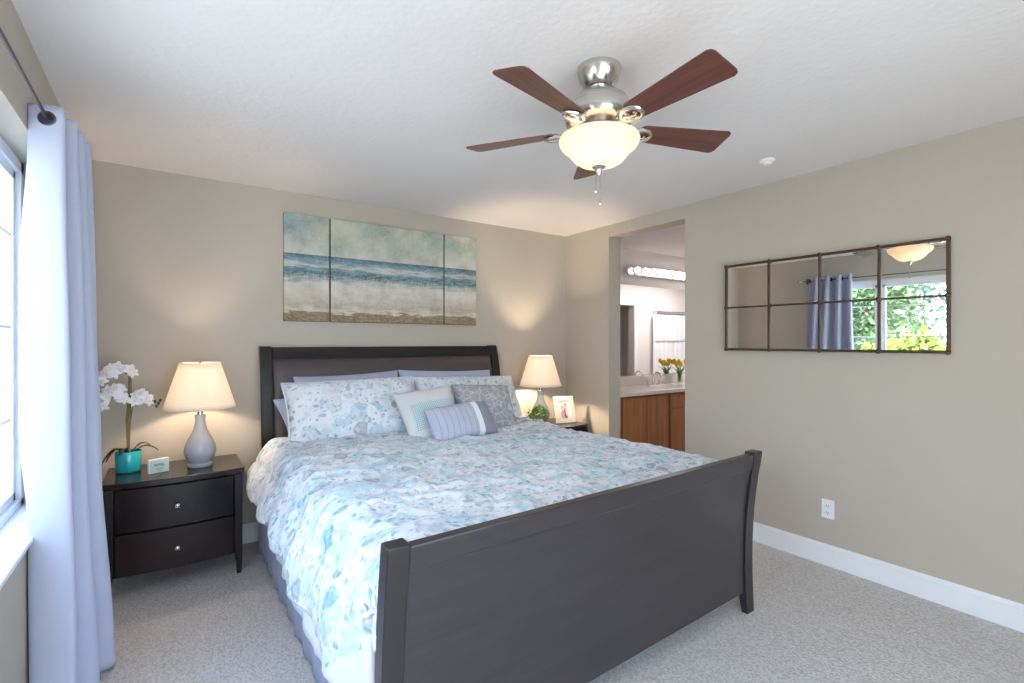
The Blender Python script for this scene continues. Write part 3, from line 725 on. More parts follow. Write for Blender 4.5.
# ================================================================ NIGHTSTANDS
def nightstand(name, label, x0, x1, yf, yb):
    w = x1 - x0; d = yb - yf; cx = (x0 + x1) / 2
    t = thing(name, label, 'nightstand', (cx, yf + d / 2, 0), 0, 'dark two-drawer nightstands')
    hw = w / 2; hd = d / 2; T = .62
    bow = lambda x, a=.035: -a * (1 - (x / hw) ** 2)
    # bowed top
    bm = bmesh.new(); n = 24; fr = [(-hw + w * i / n) for i in range(n + 1)]
    out = [(x, -hd + .035 + bow(x)) for x in fr] + [(hw, hd), (-hw, hd)]
    for z in (T - .032, T): pass
    lo = [bm.verts.new((x, y, T - .032)) for x, y in out]; hi = [bm.verts.new((x, y, T)) for x, y in out]
    bm.faces.new(lo[::-1]); bm.faces.new(hi)
    for k in range(len(out)): bm.faces.new((lo[k], lo[(k + 1) % len(out)], hi[(k + 1) % len(out)], hi[k]))
    obj('top', bm, M['night_top'], t, bevel=.004)
    # carcass
    obj('carcass', B((-hw + .04, -hw + .058, -hd + .06, hd - .01, .11, T - .032), (hw - .058, hw - .04, -hd + .06, hd - .01, .11, T - .032), (-hw + .04, hw - .04, hd - .025, hd - .01, .11, T - .032), (-hw + .04, hw - .04, -hd + .06, hd - .02, .11, .128)), M['night_side'], t, bevel=.002, smooth=0)
    # legs: sabre posts
    for sx_ in (-1, 1):
        for fr_ in (0, 1):
            bm = bmesh.new(); rings = []
            for i in range(15):
                z = (T - .032) * i / 14; q = 1 - i / 14
                tp = 1 - .42 * max(0, (q - .72) / .28)
                xo = sx_ * (hw - .012 - .0) - sx_ * .006 * max(0, (q - .7) / .3) ** 2; xi = xo - sx_ * .042 * tp
                if fr_ == 0: y0 = -hd + .022 - .006 * max(0, (q - .55) / .45) ** 2; y1 = y0 + .062 * tp
                else: y1 = hd - .004; y0 = y1 - .05 * tp
                rings.append([bm.verts.new(p) for p in ((min(xo, xi), y0, z), (max(xo, xi), y0, z), (max(xo, xi), y1, z), (min(xo, xi), y1, z))])
            for a, b in zip(rings, rings[1:]):
                for k in range(4): bm.faces.new((a[k], a[(k + 1) % 4], b[(k + 1) % 4], b[k]))
            bm.faces.new(rings[0][::-1]); bm.faces.new(rings[-1])
            obj('leg', bm, M['night_side'], t, bevel=.004)
    # bowed drawers
    for z0, z1, mt_ in ((.118, .340, M['espresso_red']), (.348, .580, M['night_top'])):
        bm = bmesh.new(); a = hw - .058; n = 20; out = [(-a + 2 * a * i / n) for i in range(n + 1)]
        f = [(x, -hd + .048 + bow(x, .036)) for x in out]; bk = [(x, -hd + .070 + bow(x, .036)) for x in out[::-1]]
        o2 = f + bk; lo = [bm.verts.new((x, y, z0)) for x, y in o2]; hi = [bm.verts.new((x, y, z1)) for x, y in o2]
        m = len(o2)
        for k in range(n):
            bm.faces.new((lo[k], lo[k + 1], lo[m - 2 - k], lo[m - 1 - k])); bm.faces.new((hi[k], hi[k + 1], hi[m - 2 - k], hi[m - 1 - k]))
        for k in range(m): bm.faces.new((lo[k], lo[(k + 1) % m], hi[(k + 1) % m], hi[k]))
        dr = obj('drawer', bm, mt_, t, bevel=.003)
        ky = -hd + .048 - .036
        kb = lathe([(.0, .026), (.007, .025), (.012, .021), (.0125, .016), (.009, .011), (.005, .008), (.005, .0), (.0, .0)], 20, cap=False)
        bmesh.ops.rotate(kb, verts=kb.verts[:], cent=(0, 0, 0), matrix=Matrix.Rotation(R(90), 3, 'X'))
        bmesh.ops.translate(kb, verts=kb.verts[:], vec=(0, ky, (z0 + z1) / 2))
        obj('knob', kb, M['chrome'], dr)
    return t
nightstand('nightstand', 'dark bow-front two-drawer nightstand beside the curtain, carrying the orchid', -.287, .378, 3.295, 3.765)
nightstand('nightstand', 'dark nightstand in the far corner carrying the photo frame, mostly behind the bed', 2.53, 3.155, 3.255, 3.725)

# ================================================================ TABLE LAMPS
def lamp(label, x, y, z, energy):
    t = thing('table_lamp', label, 'lamp', (x, y, z), 0, 'lit ceramic table lamps')
    obj('base', lathe([(0, 0), (.062, 0), (.066, .004), (.066, .016), (.060, .021), (.052, .024), (.055, .028), (.072, .050), (.082, .078), (.084, .100), (.080, .125), (.066, .160), (.048, .195), (.036, .225), (.029, .255), (.026, .285), (.029, .300), (.029, .310), (.0, .310)], 44, cap=False), M['ceramic'], t, smooth=50)
    obj('socket', lathe([(.0, .308), (.014, .308), (.014, .36), (.010, .365), (0, .365)], 20, cap=False), M['nickel'], t)
    obj('bulb', sphere(bmesh.new(), (0, 0, .41), .030, 18, 12, (1, 1, 1.25)), M['bulb'], t)
    obj('harp', tube([(.0, .014, .335), (.0, .06, .38), (.0, .075, .46), (.0, .05, .56), (0, .0, .615), (0, -.05, .56), (0, -.075, .46), (0, -.06, .38), (0, -.014, .335)], .003, 8), M['nickel'], t)
    zb, zt, rb, rt = .354, .622, .188, .106
    sh = bmesh.new(); n = 64; prof = [(rb + (rt - rb) * k / 8, zb + (zt - zb) * k / 8) for k in range(9)]
    lathe(prof, n, sh, cap=False)
    s = obj('lamp_shade', sh, M['lampshade'], t, solid=.002, smooth=60)
    rm = tube([(rb * math.cos(2 * PI * k / 64), rb * math.sin(2 * PI * k / 64), zb) for k in range(64)], .003, 6, closed=True)
    obj('lower_rim', rm, M['lampshade'], s)
    obj('upper_rim', tube([(rt * math.cos(2 * PI * k / 64), rt * math.sin(2 * PI * k / 64), zt) for k in range(64)], .003, 6, closed=True), M['lampshade'], s)
    sp = bmesh.new()
    for k in range(3):
        a = 2 * PI * k / 3; tube([(0, 0, zt - .012), (rt * math.cos(a), rt * math.sin(a), zt - .004)], .002, 6, sp)
    obj('spider', sp, M['nickel'], s)
    obj('finial', lathe([(0, zt + .012), (.006, zt + .008), (.008, zt), (.004, zt - .01), (.004, zt - .02), (0, zt - .02)], 16, cap=False), M['nickel'], t)
    l = bpy.data.lights.new('lamp_light', 'POINT'); l.energy = energy; l.color = (1.0, .79, .55); l.shadow_soft_size = .033
    lo = bpy.data.objects.new('lamp_light', l); COL.objects.link(lo); lo.parent = t; lo.location = (0, 0, .46)
    return t
lamp('lit table lamp with pale grey gourd base and cream shade beside the white orchid', .162, 3.52, .62, 15)
lamp('lit table lamp with cream shade in the far corner behind the photo frame', 2.765, 3.50, .62, 46)

# ================================================================ ORCHID
def orchid():
    t = thing('potted_orchid', 'white orchid in a turquoise pot on the nightstand', 'plant', (-.185, 3.60, .62))
    obj('pot', lathe([(0, 0), (.048, 0), (.056, .004), (.060, .012), (.062, .06), (.062, .118), (.060, .121), (.057, .119), (.056, .095), (0, .095)], 40, cap=False), M['turquoise'], t, smooth=40)
    obj('soil', lathe([(.056, .094), (.05, .102), (.02, .106), (0, .106)], 24, cap=False), M['soil'], t)
    bm = tube([(.0, 0, .09), (.002, 0, .2), (-.002, 0, .30), (.006, 0, .42), (.008, -.005, .54), (.006, -.005, .57)], .0085, 10)
    obj('stake', bm, M['stem'], t)
    st = bmesh.new()
    sprays = [
        [(.004, -.012, .10), (.012, -.014, .35), (.006, -.015, .54), (-.03, -.02, .60), (-.08, -.02, .59), (-.13, -.02, .545), (-.155, -.01, .49), (-.165, -.01, .445)],
        [(-.004, -.012, .10), (-.010, -.016, .30), (.0, -.02, .43), (-.04, -.03, .485), (-.09, -.03, .45), (-.135, -.02, .39), (-.155, -.02, .34), (-.16, -.02, .32)],
        [(.006, -.012, .26), (.02, -.02, .37), (.05, -.03, .435), (.09, -.03, .43), (.115, -.03, .405), (.14, -.03, .39)]]
    for s in sprays: tube(s, .0028, 6, st)
    obj('flower_stem', st, M['stem'], t)
    # blossom mesh: five petals and a lip
    fb = bmesh.new()
    for k, (L, W) in enumerate(((.030, .022), (.028, .016), (.027, .015), (.027, .015), (.030, .022))):
        a = (0, 72, 144, 216, 288)[k] + 54
        L, W = ((.033, .030) if k in (0, 2) else (.031, .021))
        for i in range(4):
            pass
        n = 6; prev = None
        ca, sa = math.cos(R(a)), math.sin(R(a))
        for i in range(n + 1):
            q = i / n; ww = W * math.sin(PI * min(.98, .12 + q * .86)) ** .8; r = .003 + L * q; zz = .006 * math.sin(q * PI) - .008 * q * q
            row = [fb.verts.new((r * ca - o_ * sa, r * sa + o_ * ca, zz - abs(o_) * .15)) for o_ in (-ww * .5, 0, ww * .5)]
            if prev:
                for j in range(2): fb.faces.new((prev[j], prev[j + 1], row[j + 1], row[j]))
            prev = row
    sphere(fb, (0, -.003, .008), .006, 8, 6, (1, 1.3, 1))
    proto = None
    spots = [(-.02, .60, 0), (-.045, .612, 1), (-.075, .60, 0), (-.10, .578, 1), (-.125, .555, 0), (-.145, .53, 1), (-.06, .575, 2), (-.115, .535, 2), (.012, .595, 2), (.022, .57, 0), (-.15, .50, 0),
             (-.03, .48, 0), (-.055, .490, 1), (-.085, .475, 0), (-.105, .45, 1), (-.125, .42, 0), (-.045, .455, 2), (-.09, .44, 2), (-.14, .395, 1), (-.02, .43, 0), (-.11, .395, 2), (-.145, .44, 2),
             (.035, .44, 0), (.055, .455, 1), (.075, .44, 0), (.06, .415, 2), (.09, .425, 1), (.10, .405, 0), (.03, .41, 2)]
    for i, (x, z, k) in enumerate(spots):
        if proto is None: o = proto = obj('blossom', fb, M['petal'], t, smooth=60)
        else: o = proto.copy(); COL.objects.link(o); o.parent = t
        o.location = (x, -.045 - .012 * k + random.uniform(-.01, .01), z)
        o.rotation_euler = (R(90 + random.uniform(-30, 15)), R(random.uniform(-35, 35)), R(random.uniform(-20, 35) + random.choice((0, 0, 0))))
        s = random.uniform(.85, 1.12); o.scale = (s, s, s)
    bb = None
    for (x, y, z) in ((-.165, -.012, .475), (-.168, -.012, .445), (-.150, -.012, .462), (-.16, -.02, .375), (-.163, -.02, .335), (-.147, -.02, .35), (-.155, -.02, .315), (.125, -.03, .40), (.142, -.03, .388), (.132, -.03, .372), (.15, -.03, .405)):
        if bb is None: o = bb = obj('bud', sphere(bmesh.new(), (0, 0, 0), .0085, 10, 8, (.85, .85, 1.2)), M['bud'], t)
        else: o = bb.copy(); COL.objects.link(o); o.parent = t
        o.location = (x, y, z)
    # strap leaves
    for (dx, dy, L, rise, drop) in ((-1, -.25, .13, .05, .14), (-.9, -.55, .10, .045, .06), (1, -.15, .13, .035, .02), (.9, .12, .10, .045, .01), (-.5, -.9, .06, .04, .03)):
        bm = bmesh.new(); prev = None; d = Vector((dx, dy, 0)).normalized(); pr = Vector((-d.y, d.x, 0))
        for i in range(13):
            q = i / 12; p = d * (.012 + L * q) + Vector((0, 0, .105 + rise * math.sin(q * PI * .8) * 1.2 - drop * q * q)); w = .019 * math.sin(PI * min(.97, .10 + q * .88)) ** .7
            row = [bm.verts.new(p - pr * w + Vector((0, 0, .004))), bm.verts.new(p), bm.verts.new(p + pr * w + Vector((0, 0, .004)))]
            if prev:
                for j in range(2): bm.faces.new((prev[j], prev[j + 1], row[j + 1], row[j]))
            prev = row
        obj('leaf', bm, M['leaf'], t, solid=.0018, smooth=60)
orchid()

# small block sign with handwriting-like strokes
def sign():
    t = thing('block_sign', 'small mint and white wooden block sign between the orchid and the lamp', 'sign', (-.043, 3.478, .62), R(17))
    obj('block', B((-.050, .050, -.011, .011, 0, .080)), M['block_white'], t, bevel=.002, smooth=0)
    obj('face_panel', B((-.042, .048, -.0122, -.011, .006, .074)), M['mint'], t, smooth=0)
    bm = bmesh.new()
    for row, (zc, amp, x0, x1, f) in enumerate(((.048, .009, -.022, .026, 260), (.024, .004, -.014, .020, 420), (.014, .002, -.008, .014, 600))):
        pts = [(x0 + (x1 - x0) * i / 60, -.0126, zc + amp * math.sin(i * .62 + row) * (.5 + .5 * abs(math.sin(i * .23 + row)))) for i in range(61)]
        tube(pts, .0007 if row else .0010, 5, bm)
    obj('lettering', bm, M['ink'], t)
sign()

# photo frame
def photo_frame():
    t = thing('photo_frame', 'cream photo frame holding a picture of two people, on the far nightstand', 'photo frame', (3.015, 3.43, .62), R(-14))
    e = bpy.data.objects.new('x', None)
    Rm = Matrix.Rotation(R(-17), 4, 'X')
    def P(name, bm, m, par=t, **k):
        bmesh.ops.transform(bm, matrix=Rm, verts=bm.verts[:]); return obj(name, bm, m, par, **k)
    w, h, bw = .20, .25, .042
    P('frame_border', B((-w / 2, w / 2, -.009, .009, 0, bw), (-w / 2, w / 2, -.009, .009, h - bw, h), (-w / 2, -w / 2 + bw, -.009, .009, bw, h - bw), (w / 2 - bw, w / 2, -.009, .009, bw, h - bw)), M['frame_cream'], bevel=.003, smooth=0)
    bm = bmesh.new(); uvl = bm.loops.layers.uv.new('UVMap')
    q = [(-w / 2 + bw, 0, bw), (w / 2 - bw, 0, bw), (w / 2 - bw, 0, h - bw), (-w / 2 + bw, 0, h - bw)]
    f = bm.faces.new([bm.verts.new(p) for p in q])
    for lp, uv in zip(f.loops, ((0, 0), (1, 0), (1, 1), (0, 1))): lp[uvl].uv = uv
    P('photo_print', bm, M['photo'], solid=.001, smooth=0)
    P('backing', B((-w / 2 + .01, w / 2 - .01, .009, .012, .01, h - .01)), M['black'], smooth=0)
    bm = bmesh.new(); vs = [bm.verts.new(p) for p in ((-.03, .06, .0), (.0, .105, .0), (-.01, .058, .18), (-.03, .052, .18))]
    bm.faces.new(vs); obj('easel_leg', bm, M['black'], t, solid=.004, smooth=0)
    bpy.data.objects.remove(e)
photo_frame()

# small bushy plant beside the lamp
def herb():
    t = thing('potted_plant', 'small bushy green plant beside the far lamp', 'plant', (2.632, 3.362, .62))
    obj('pot', lathe([(0, 0), (.034, 0), (.042, .06), (.044, .075), (.040, .075), (.038, .06), (0, .06)], 28, cap=False), M['white_plastic'], t)
    bm = bmesh.new()
    for i in range(260):
        th = random.uniform(0, 2 * PI); ph = math.acos(random.uniform(-.35, 1)); r = random.uniform(.045, .088)
        c = Vector((r * math.sin(ph) * math.cos(th), r * math.sin(ph) * math.sin(th), .105 + r * math.cos(ph) * .95))
        d = (c - Vector((0, 0, .08))).normalized(); d = (d + Vector((random.uniform(-.6, .6), random.uniform(-.6, .6), random.uniform(-.4, .4)))).normalized()
        s = d.cross(Vector((random.random(), random.random(), random.random()))).normalized(); L = random.uniform(.014, .024); W = L * .42
        n = d.cross(s) * .003
        vs = [bm.verts.new(p) for p in (c, c + d * L * .5 + s * W + n, c + d * L, c + d * L * .5 - s * W + n)]
        bm.faces.new((vs[0], vs[1], vs[2])); bm.faces.new((vs[0], vs[2], vs[3]))
    for i in range(9):
        a = 2 * PI * i / 9; tube([(0.01 * math.cos(a), .01 * math.sin(a), .06), (.05 * math.cos(a), .05 * math.sin(a), .14)], .0015, 5, bm)
    obj('foliage', bm, M['leaf_green'], t, smooth=0)
herb()

# ================================================================ WALL ART
AX0, AX1, AZ0, AZ1 = .672, 2.243, 1.517, 2.285
def canvas(x0, x1, label):
    bm = bmesh.new(); uvl = bm.loops.layers.uv.new('UVMap'); y0, y1 = YB - .034, YB - .002
    vs = add_box(bm, x0, x1, y0, y1, AZ0, AZ1)
    bm.normal_update()
    for f in bm.faces:
        front = f.normal.y < -.5 or (f.normal.x < -.5 and abs(x0 - AX0) < .001); f.material_index = 0 if front else 1
        for lp in f.loops: lp[uvl].uv = ((lp.vert.co.x - AX0) / (AZ1 - AZ0), (lp.vert.co.z - AZ0) / (AZ1 - AZ0))
    o = obj('canvas_painting', bm, None, smooth=0, bevel=.003, mats=[M['painting'], M['canvas_edge']])
    tag(o, label, 'painting', 'seascape canvases above the headboard')
canvas(AX0, .980, 'narrow seascape canvas on the window side of the beach picture, bluest sky')
canvas(.990, 1.921, 'wide middle seascape canvas of breaking waves above the headboard')
canvas(1.930, AX1, 'narrow seascape canvas on the bathroom side of the beach picture, greyish sky')

# ================================================================ WALL MIRROR (eight panes)
def wall_mirror():
    y0, y1, z0, z1 = .780, 2.006, 1.309, 1.912
    cy, cz = (y0 + y1) / 2, (z0 + z1) / 2; hy, hz = (y1 - y0) / 2, (z1 - z0) / 2
    t = thing('wall_mirror', 'long bronze-framed wall mirror of eight panes on the right wall', 'mirror', (XR - .033, cy, cz), R(1.6))
    fw = .008
    fr = bmesh.new()
    add_box(fr, -.012, .010, -hy, hy, -hz, -hz + 2 * fw); add_box(fr, -.012, .010, -hy, hy, hz - 2 * fw, hz)
    add_box(fr, -.012, .010, -hy, -hy + 2 * fw, -hz, hz); add_box(fr, -.012, .010, hy - 2 * fw, hy, -hz, hz)
    obj('mirror_frame', fr, M['bronze'], t, bevel=.003, smooth=0)
    for k in range(1, 4):
        yy = -hy + 2 * hy * k / 4; obj('upright_bar', B((-.011, .008, yy - .0075, yy + .0075, -hz + .014, hz - .014)), M['bronze'], t, bevel=.003, smooth=0)
    obj('cross_bar', B((-.010, .008, -hy + .014, hy - .014, -.006, .006)), M['bronze'], t, bevel=.003, smooth=0)
    first = None
    for i in range(5):
        for j in range(3):
            yy = -hy + .008 + (2 * hy - .016) * i / 4; zz = -hz + .008 + (2 * hz - .016) * j / 2
            if first is None: o = first = obj('corner_boss', sphere(bmesh.new(), (0, 0, 0), .014, 10, 8, (.45, 1, 1)), M['bronze'], t)
            else: o = first.copy(); COL.objects.link(o); o.parent = t
            o.location = (-.012, yy, zz)
    for i in range(4):
        for j in range(2):
            a = -hy + 2 * hy * i / 4; b = -hy + 2 * hy * (i + 1) / 4; c = -hz + hz * j; d = c + hz
            bm = B((-.002, .004, a, b, c, d)); o = obj('mirror_pane', bm, M['mirror'], t, smooth=0)
wall_mirror()

# outlet on the right wall
def outlet():
    t = thing('power_outlet', 'white double power outlet low on the right wall', 'outlet', (XR, 1.36, .345))
    obj('cover_plate', B((-.006, 0, -.036, .036, -.058, .058)), M['white_plastic'], t, bevel=.003, smooth=0)
    for z in (-.021, .021):
        o = obj('socket', B((-.009, -.005, -.017, .017, z - .0145, z + .0145)), M['white_plastic'], t, bevel=.003, smooth=0)
        obj('slot', B((-.0095, -.0085, -.008, -.0055, z - .004, z + .006), (-.0095, -.0085, .0055, .008, z - .004, z + .006), (-.0095, -.0085, -.0022, .0022, z - .0105, z - .006)), M['slot_dark'], o, smooth=0)
outlet()

# ceiling sprinkler cover
t = thing('smoke_detector', 'small white round detector on the ceiling in front of the doorway', 'detector', (2.89, 1.51, H))
obj('housing', lathe([(0, 0), (.040, 0), (.042, -.006), (.040, -.012), (.030, -.014), (0, -.014)], 32, cap=False), M['white_plastic'], t)
obj('sensor', lathe([(.026, -.013), (.024, -.026), (.018, -.030), (0, -.030)], 24, cap=False), M['white_plastic'], t)

# ================================================================ CEILING FAN
def fan():
    cx, cy = 1.385, 1.384
    t = thing('ceiling_fan', 'brushed nickel ceiling fan with five reddish wood blades and a lit bowl', 'ceiling fan', (cx, cy, H))
    Z = lambda z: z - H
    obj('canopy', lathe([(0, Z(2.44)), (.086, Z(2.44)), (.087, Z(2.432)), (.083, Z(2.420)), (.076, Z(2.395)), (.062, Z(2.372)), (.052, Z(2.364)), (.0, Z(2.364))], 48, cap=False), M['nickel'], t, smooth=30)
    obj('neck', lathe([(.040, Z(2.366)), (.034, Z(2.355)), (.034, Z(2.340))], 32, cap=False), M['nickel'], t)
    obj('motor_housing', lathe([(0, Z(2.345)), (.05, Z(2.344)), (.085, Z(2.334)), (.108, Z(2.315)), (.120, Z(2.297)), (.124, Z(2.291)), (.124, Z(2.286)), (.130, Z(2.281)), (.136, Z(2.262)), (.136, Z(2.246)), (.128, Z(2.226)), (.108, Z(2.212)), (.076, Z(2.206)), (.070, Z(2.202)), (0, Z(2.202))], 56, cap=False), M['nickel'], t, smooth=30)
    obj('switch_housing', lathe([(.060, Z(2.204)), (.060, Z(2.194)), (.066, Z(2.192)), (.066, Z(2.180)), (.10, Z(2.168)), (.104, Z(2.160)), (0, Z(2.160))], 48, cap=False), M['nickel'], t, smooth=30)
    bw = bmesh.new()
    prof = [(.146, 2.170), (.152, 2.166), (.155, 2.158), (.152, 2.146), (.143, 2.132), (.128, 2.120), (.118, 2.111), (.108, 2.098), (.094, 2.082), (.074, 2.069), (.048, 2.060), (.020, 2.056), (.0, 2.0555)]
    lathe([(r, Z(z)) for r, z in prof], 64, bw, cap=False)
    obj('light_bowl', bw, M['bowl'], t, solid=.003, smooth=60)
    obj('finial', lathe([(0, Z(2.062)), (.026, Z(2.060)), (.027, Z(2.055)), (.016, Z(2.047)), (.010, Z(2.038)), (.009, Z(2.026)), (.006, Z(2.022)), (0, Z(2.021))], 24, cap=False), M['nickel'], t)
    ch = tube([(.006, 0, Z(2.03)), (.007, 0, Z(1.92))], .0013, 6); sphere(ch, (.007, 0, Z(1.915)), .004, 8, 6, (1, 1, 1.8))
    obj('pull_chain', ch, M['nickel'], t)
    ch = tube([(-.012, .004, Z(2.04)), (-.013, .004, Z(1.965))], .0013, 6); sphere(ch, (-.013, .004, Z(1.96)), .004, 8, 6, (1, 1, 1.8))
    obj('pull_chain', ch, M['nickel'], t)
    # one blade + iron, then copies
    zb = Z(2.205)
    bl = bmesh.new(); out = []
    r0, r1 = .160, .556
    w0, w1, cr_ = .048, .072, .020
    out = [(r0, -w0 * .55), (r0 + .02, -w0)]
    out += [(r1 - cr_, -w1), (r1 - cr_ * .3, -w1 + cr_ * .3), (r1, -w1 + cr_)]
    out += [(r1, w1 - cr_), (r1 - cr_ * .3, w1 - cr_ * .3), (r1 - cr_, w1), (r0 + .02, w0), (r0, w0 * .55)]
    lo = [bl.verts.new((x, y, -.003)) for x, y in out]; hi = [bl.verts.new((x, y, .003)) for x, y in out]
    bl.faces.new(lo[::-1]); bl.faces.new(hi)
    for k in range(len(out)): bl.faces.new((lo[k], lo[(k + 1) % len(out)], hi[(k + 1) % len(out)], hi[k]))
    ir = bmesh.new()
    # iron: arm from the hub, with an oval open loop under the blade root
    tube([(.088, 0, .018), (.11, 0, .006), (.135, 0, -.008)], [.012, .011, .010], 10, ir)
    loop = []
    for k in range(28):
        a = 2 * PI * k / 28; loop.append((.172 + .046 * math.cos(a), .034 * math.sin(a) * (1 + .15 * math.cos(a)), -.010))
    tube(loop, .0085, 8, ir, closed=True)
    tube([(.135, 0, -.008), (.165, .008, -.011), (.185, .012, -.011), (.198, .004, -.011), (.188, -.006, -.011)], .006, 8, ir)
    for y in (-.018, .018): sphere(ir, (.214, y, -.012), .007, 10, 6, (1, 1, .6))
    p_b = p_i = None
    for k in range(5):
        a = R(-93 + 72 * k)
        if p_b is None:
            p_i = o2 = obj('blade_iron', ir, M['nickel'], t); p_b = o1 = obj('blade', bl, M['blade_wood'], t, bevel=.0015, smooth=0)
        else:
            o1 = p_b.copy(); COL.objects.link(o1); o1.parent = t; o2 = p_i.copy(); COL.objects.link(o2); o2.parent = t
        for o in (o1, o2):
            m = Matrix.Rotation(a, 4, 'Z') @ Matrix.Rotation(R(-13), 4, 'X')
            o.rotation_euler = m.to_euler(); o.location = (0, 0, zb)
    for (x, y) in ((-.055, .02), (.05, -.03)):
        l = bpy.data.lights.new('fan_light', 'POINT'); l.energy = .75; l.color = (1.0, .80, .58); l.shadow_soft_size = .03
        lo_ = bpy.data.objects.new('fan_light', l); COL.objects.link(lo_); lo_.parent = t; lo_.location = (x, y, Z(2.125))
fan()

# ================================================================ CURTAIN AND ROD
CR_X, CR_Z = -.345, 2.152
def curtain():
    t = thing('curtain', 'lavender grey grommet curtain gathered at the end of the window', 'curtain', (CR_X, 2.52, 0))
    O = Vector((CR_X, 2.52, 0))
    # plan path of the folds: control points (x offset from rod, y) at top and at the floor
    top = [(-.040, 2.42), (-.050, 2.39), (-.048, 2.365), (-.010, 2.345), (.036, 2.338), (.042, 2.36), (.0, 2.385), (-.035, 2.40), (-.038, 2.43), (.0, 2.45), (.052, 2.452), (.060, 2.475), (.02, 2.505), (-.035, 2.52), (-.040, 2.55), (.0, 2.57), (.062, 2.572), (.068, 2.60), (.02, 2.625), (-.035, 2.64), (-.040, 2.665), (.0, 2.685), (.066, 2.69), (.076, 2.72), (.02, 2.75), (-.03, 2.77), (-.035, 2.80), (.01, 2.82)]
    bot = [(-.040, 2.40), (-.046, 2.37), (-.036, 2.335), (.010, 2.31), (.070, 2.305), (.078, 2.335), (.040, 2.37), (-.01, 2.385), (-.015, 2.42), (.04, 2.45), (.112, 2.475), (.124, 2.51), (.07, 2.54), (.01, 2.55), (.0, 2.58), (.06, 2.61), (.148, 2.64), (.160, 2.675), (.09, 2.70), (.02, 2.71), (.01, 2.74), (.05, 2.76), (.12, 2.77), (.135, 2.80), (.09, 2.83), (.03, 2.84), (.02, 2.87), (.05, 2.89)]
    def cat(P, s):
        n = len(P) - 1; f = s * n; i = min(int(f), n - 1); q = f - i
        p0, p1, p2, p3 = P[max(i - 1, 0)], P[i], P[i + 1], P[min(i + 2, n)]
        return [0.5 * (2 * p1[c] + (-p0[c] + p2[c]) * q + (2 * p0[c] - 5 * p1[c] + 4 * p2[c] - p3[c]) * q * q + (-p0[c] + 3 * p1[c] - 3 * p2[c] + p3[c]) * q ** 3) for c in (0, 1)]
    z0, z1 = .015, 2.200
    def f(u, v):
        a, b = cat(top, u), cat(bot, u); z = z0 + (z1 - z0) * v; k = 1 - v
        k = k ** 1.15
        x = a[0] + (b[0] - a[0]) * k; y = a[1] + (b[1] - a[1]) * k
        x += N(u * 9, z * 1.6, 2) * .010 * min(1, 4 * v * (1 - v) + .15); y += N(u * 9, z * 1.4, 7) * .010 * min(1, 4 * v * (1 - v) + .15)
        zz_ = max(0, min(1, (z - .72) / .35)) * max(0, min(1, (2.08 - z) / .45)); x -= .040 * max(0, 1 - u / .13) * zz_ * zz_ * (3 - 2 * zz_)
        # puckered stitched side hem
        if u < .035: x += math.sin(z * 95) * .0022 * (1 - u / .035)
        return Vector((CR_X + x, y, z)) - O
    obj('fabric_panel', grid(240, 90, f, lambda u, v: (u * 1.6, v * 2.1)), M['curtain'], t, solid=.004, smooth=80)
    # grommets at the rod crossings
    import bisect
    for u in [i / 1000 for i in range(1, 1000)]:
        a = cat(top, u)[0]; b = cat(top, u + .001)[0]
        if a * b < 0:
            p = cat(top, u); p2 = cat(top, min(1, u + .004)); p1 = cat(top, max(0, u - .004))
            d = Vector((p2[0] - p1[0], p2[1] - p1[1], 0)).normalized(); zz = Vector((0, 0, 1))
            c = Vector((0, p[1] - 2.52, CR_Z))
            bm = tube([c + d * .022 * math.cos(2 * PI * k / 28) + zz * .022 * math.sin(2 * PI * k / 28) for k in range(28)], .005, 8, closed=True)
            g = obj('grommet', bm, M['dark_metal'], t)
            n_ = d.cross(zz); ln = bmesh.new(); ra = []
            for sg in (-.0045, .0045): ra.append([ln.verts.new(c + n_ * sg + d * .020 * math.cos(2 * PI * k / 24) + zz * .020 * math.sin(2 * PI * k / 24)) for k in range(24)])
            ln.faces.new(ra[0][::-1]); ln.faces.new(ra[1])
            for k in range(24): ln.faces.new((ra[0][k], ra[0][(k + 1) % 24], ra[1][(k + 1) % 24], ra[1][k]))
            obj('hole_shade_disc', ln, M['slot_dark'], g, smooth=0)  # dark disc painted in for the shaded hole, the cloth is not cut
curtain()
def rod():
    t = thing('curtain_rod', 'thin dark metal curtain rod above the window', 'curtain rod', (CR_X, 1.5, CR_Z))
    obj('rod', tube([(0, -1.55, 0), (0, 1.40, 0)], .0055, 14), M['dark_metal'], t)
    for s in (-1, 1):
        y = 1.40 if s > 0 else -1.55
        pr = [(.009, 0), (.012, .004), (.009, .01), (.016, .02), (.021, .034), (.018, .048), (.008, .058), (0, .060)]
        bm = lathe(pr, 20, cap=False); bmesh.ops.rotate(bm, verts=bm.verts[:], cent=(0, 0, 0), matrix=Matrix.Rotation(R(-90 * s), 3, 'X'))
        bmesh.ops.translate(bm, verts=bm.verts[:], vec=(0, y, 0)); obj('finial', bm, M['nickel'], t)
    for y in (-1.45, 1.36):
        bm = tube([(XL - CR_X, y, -.0), (-.012, y, -.0), (0, y, -.012)], .006, 10); add_box(bm, XL - CR_X, XL - CR_X + .006, y - .014, y + .014, -.035, .035)
        obj('bracket', bm, M['dark_metal'], t)
rod()

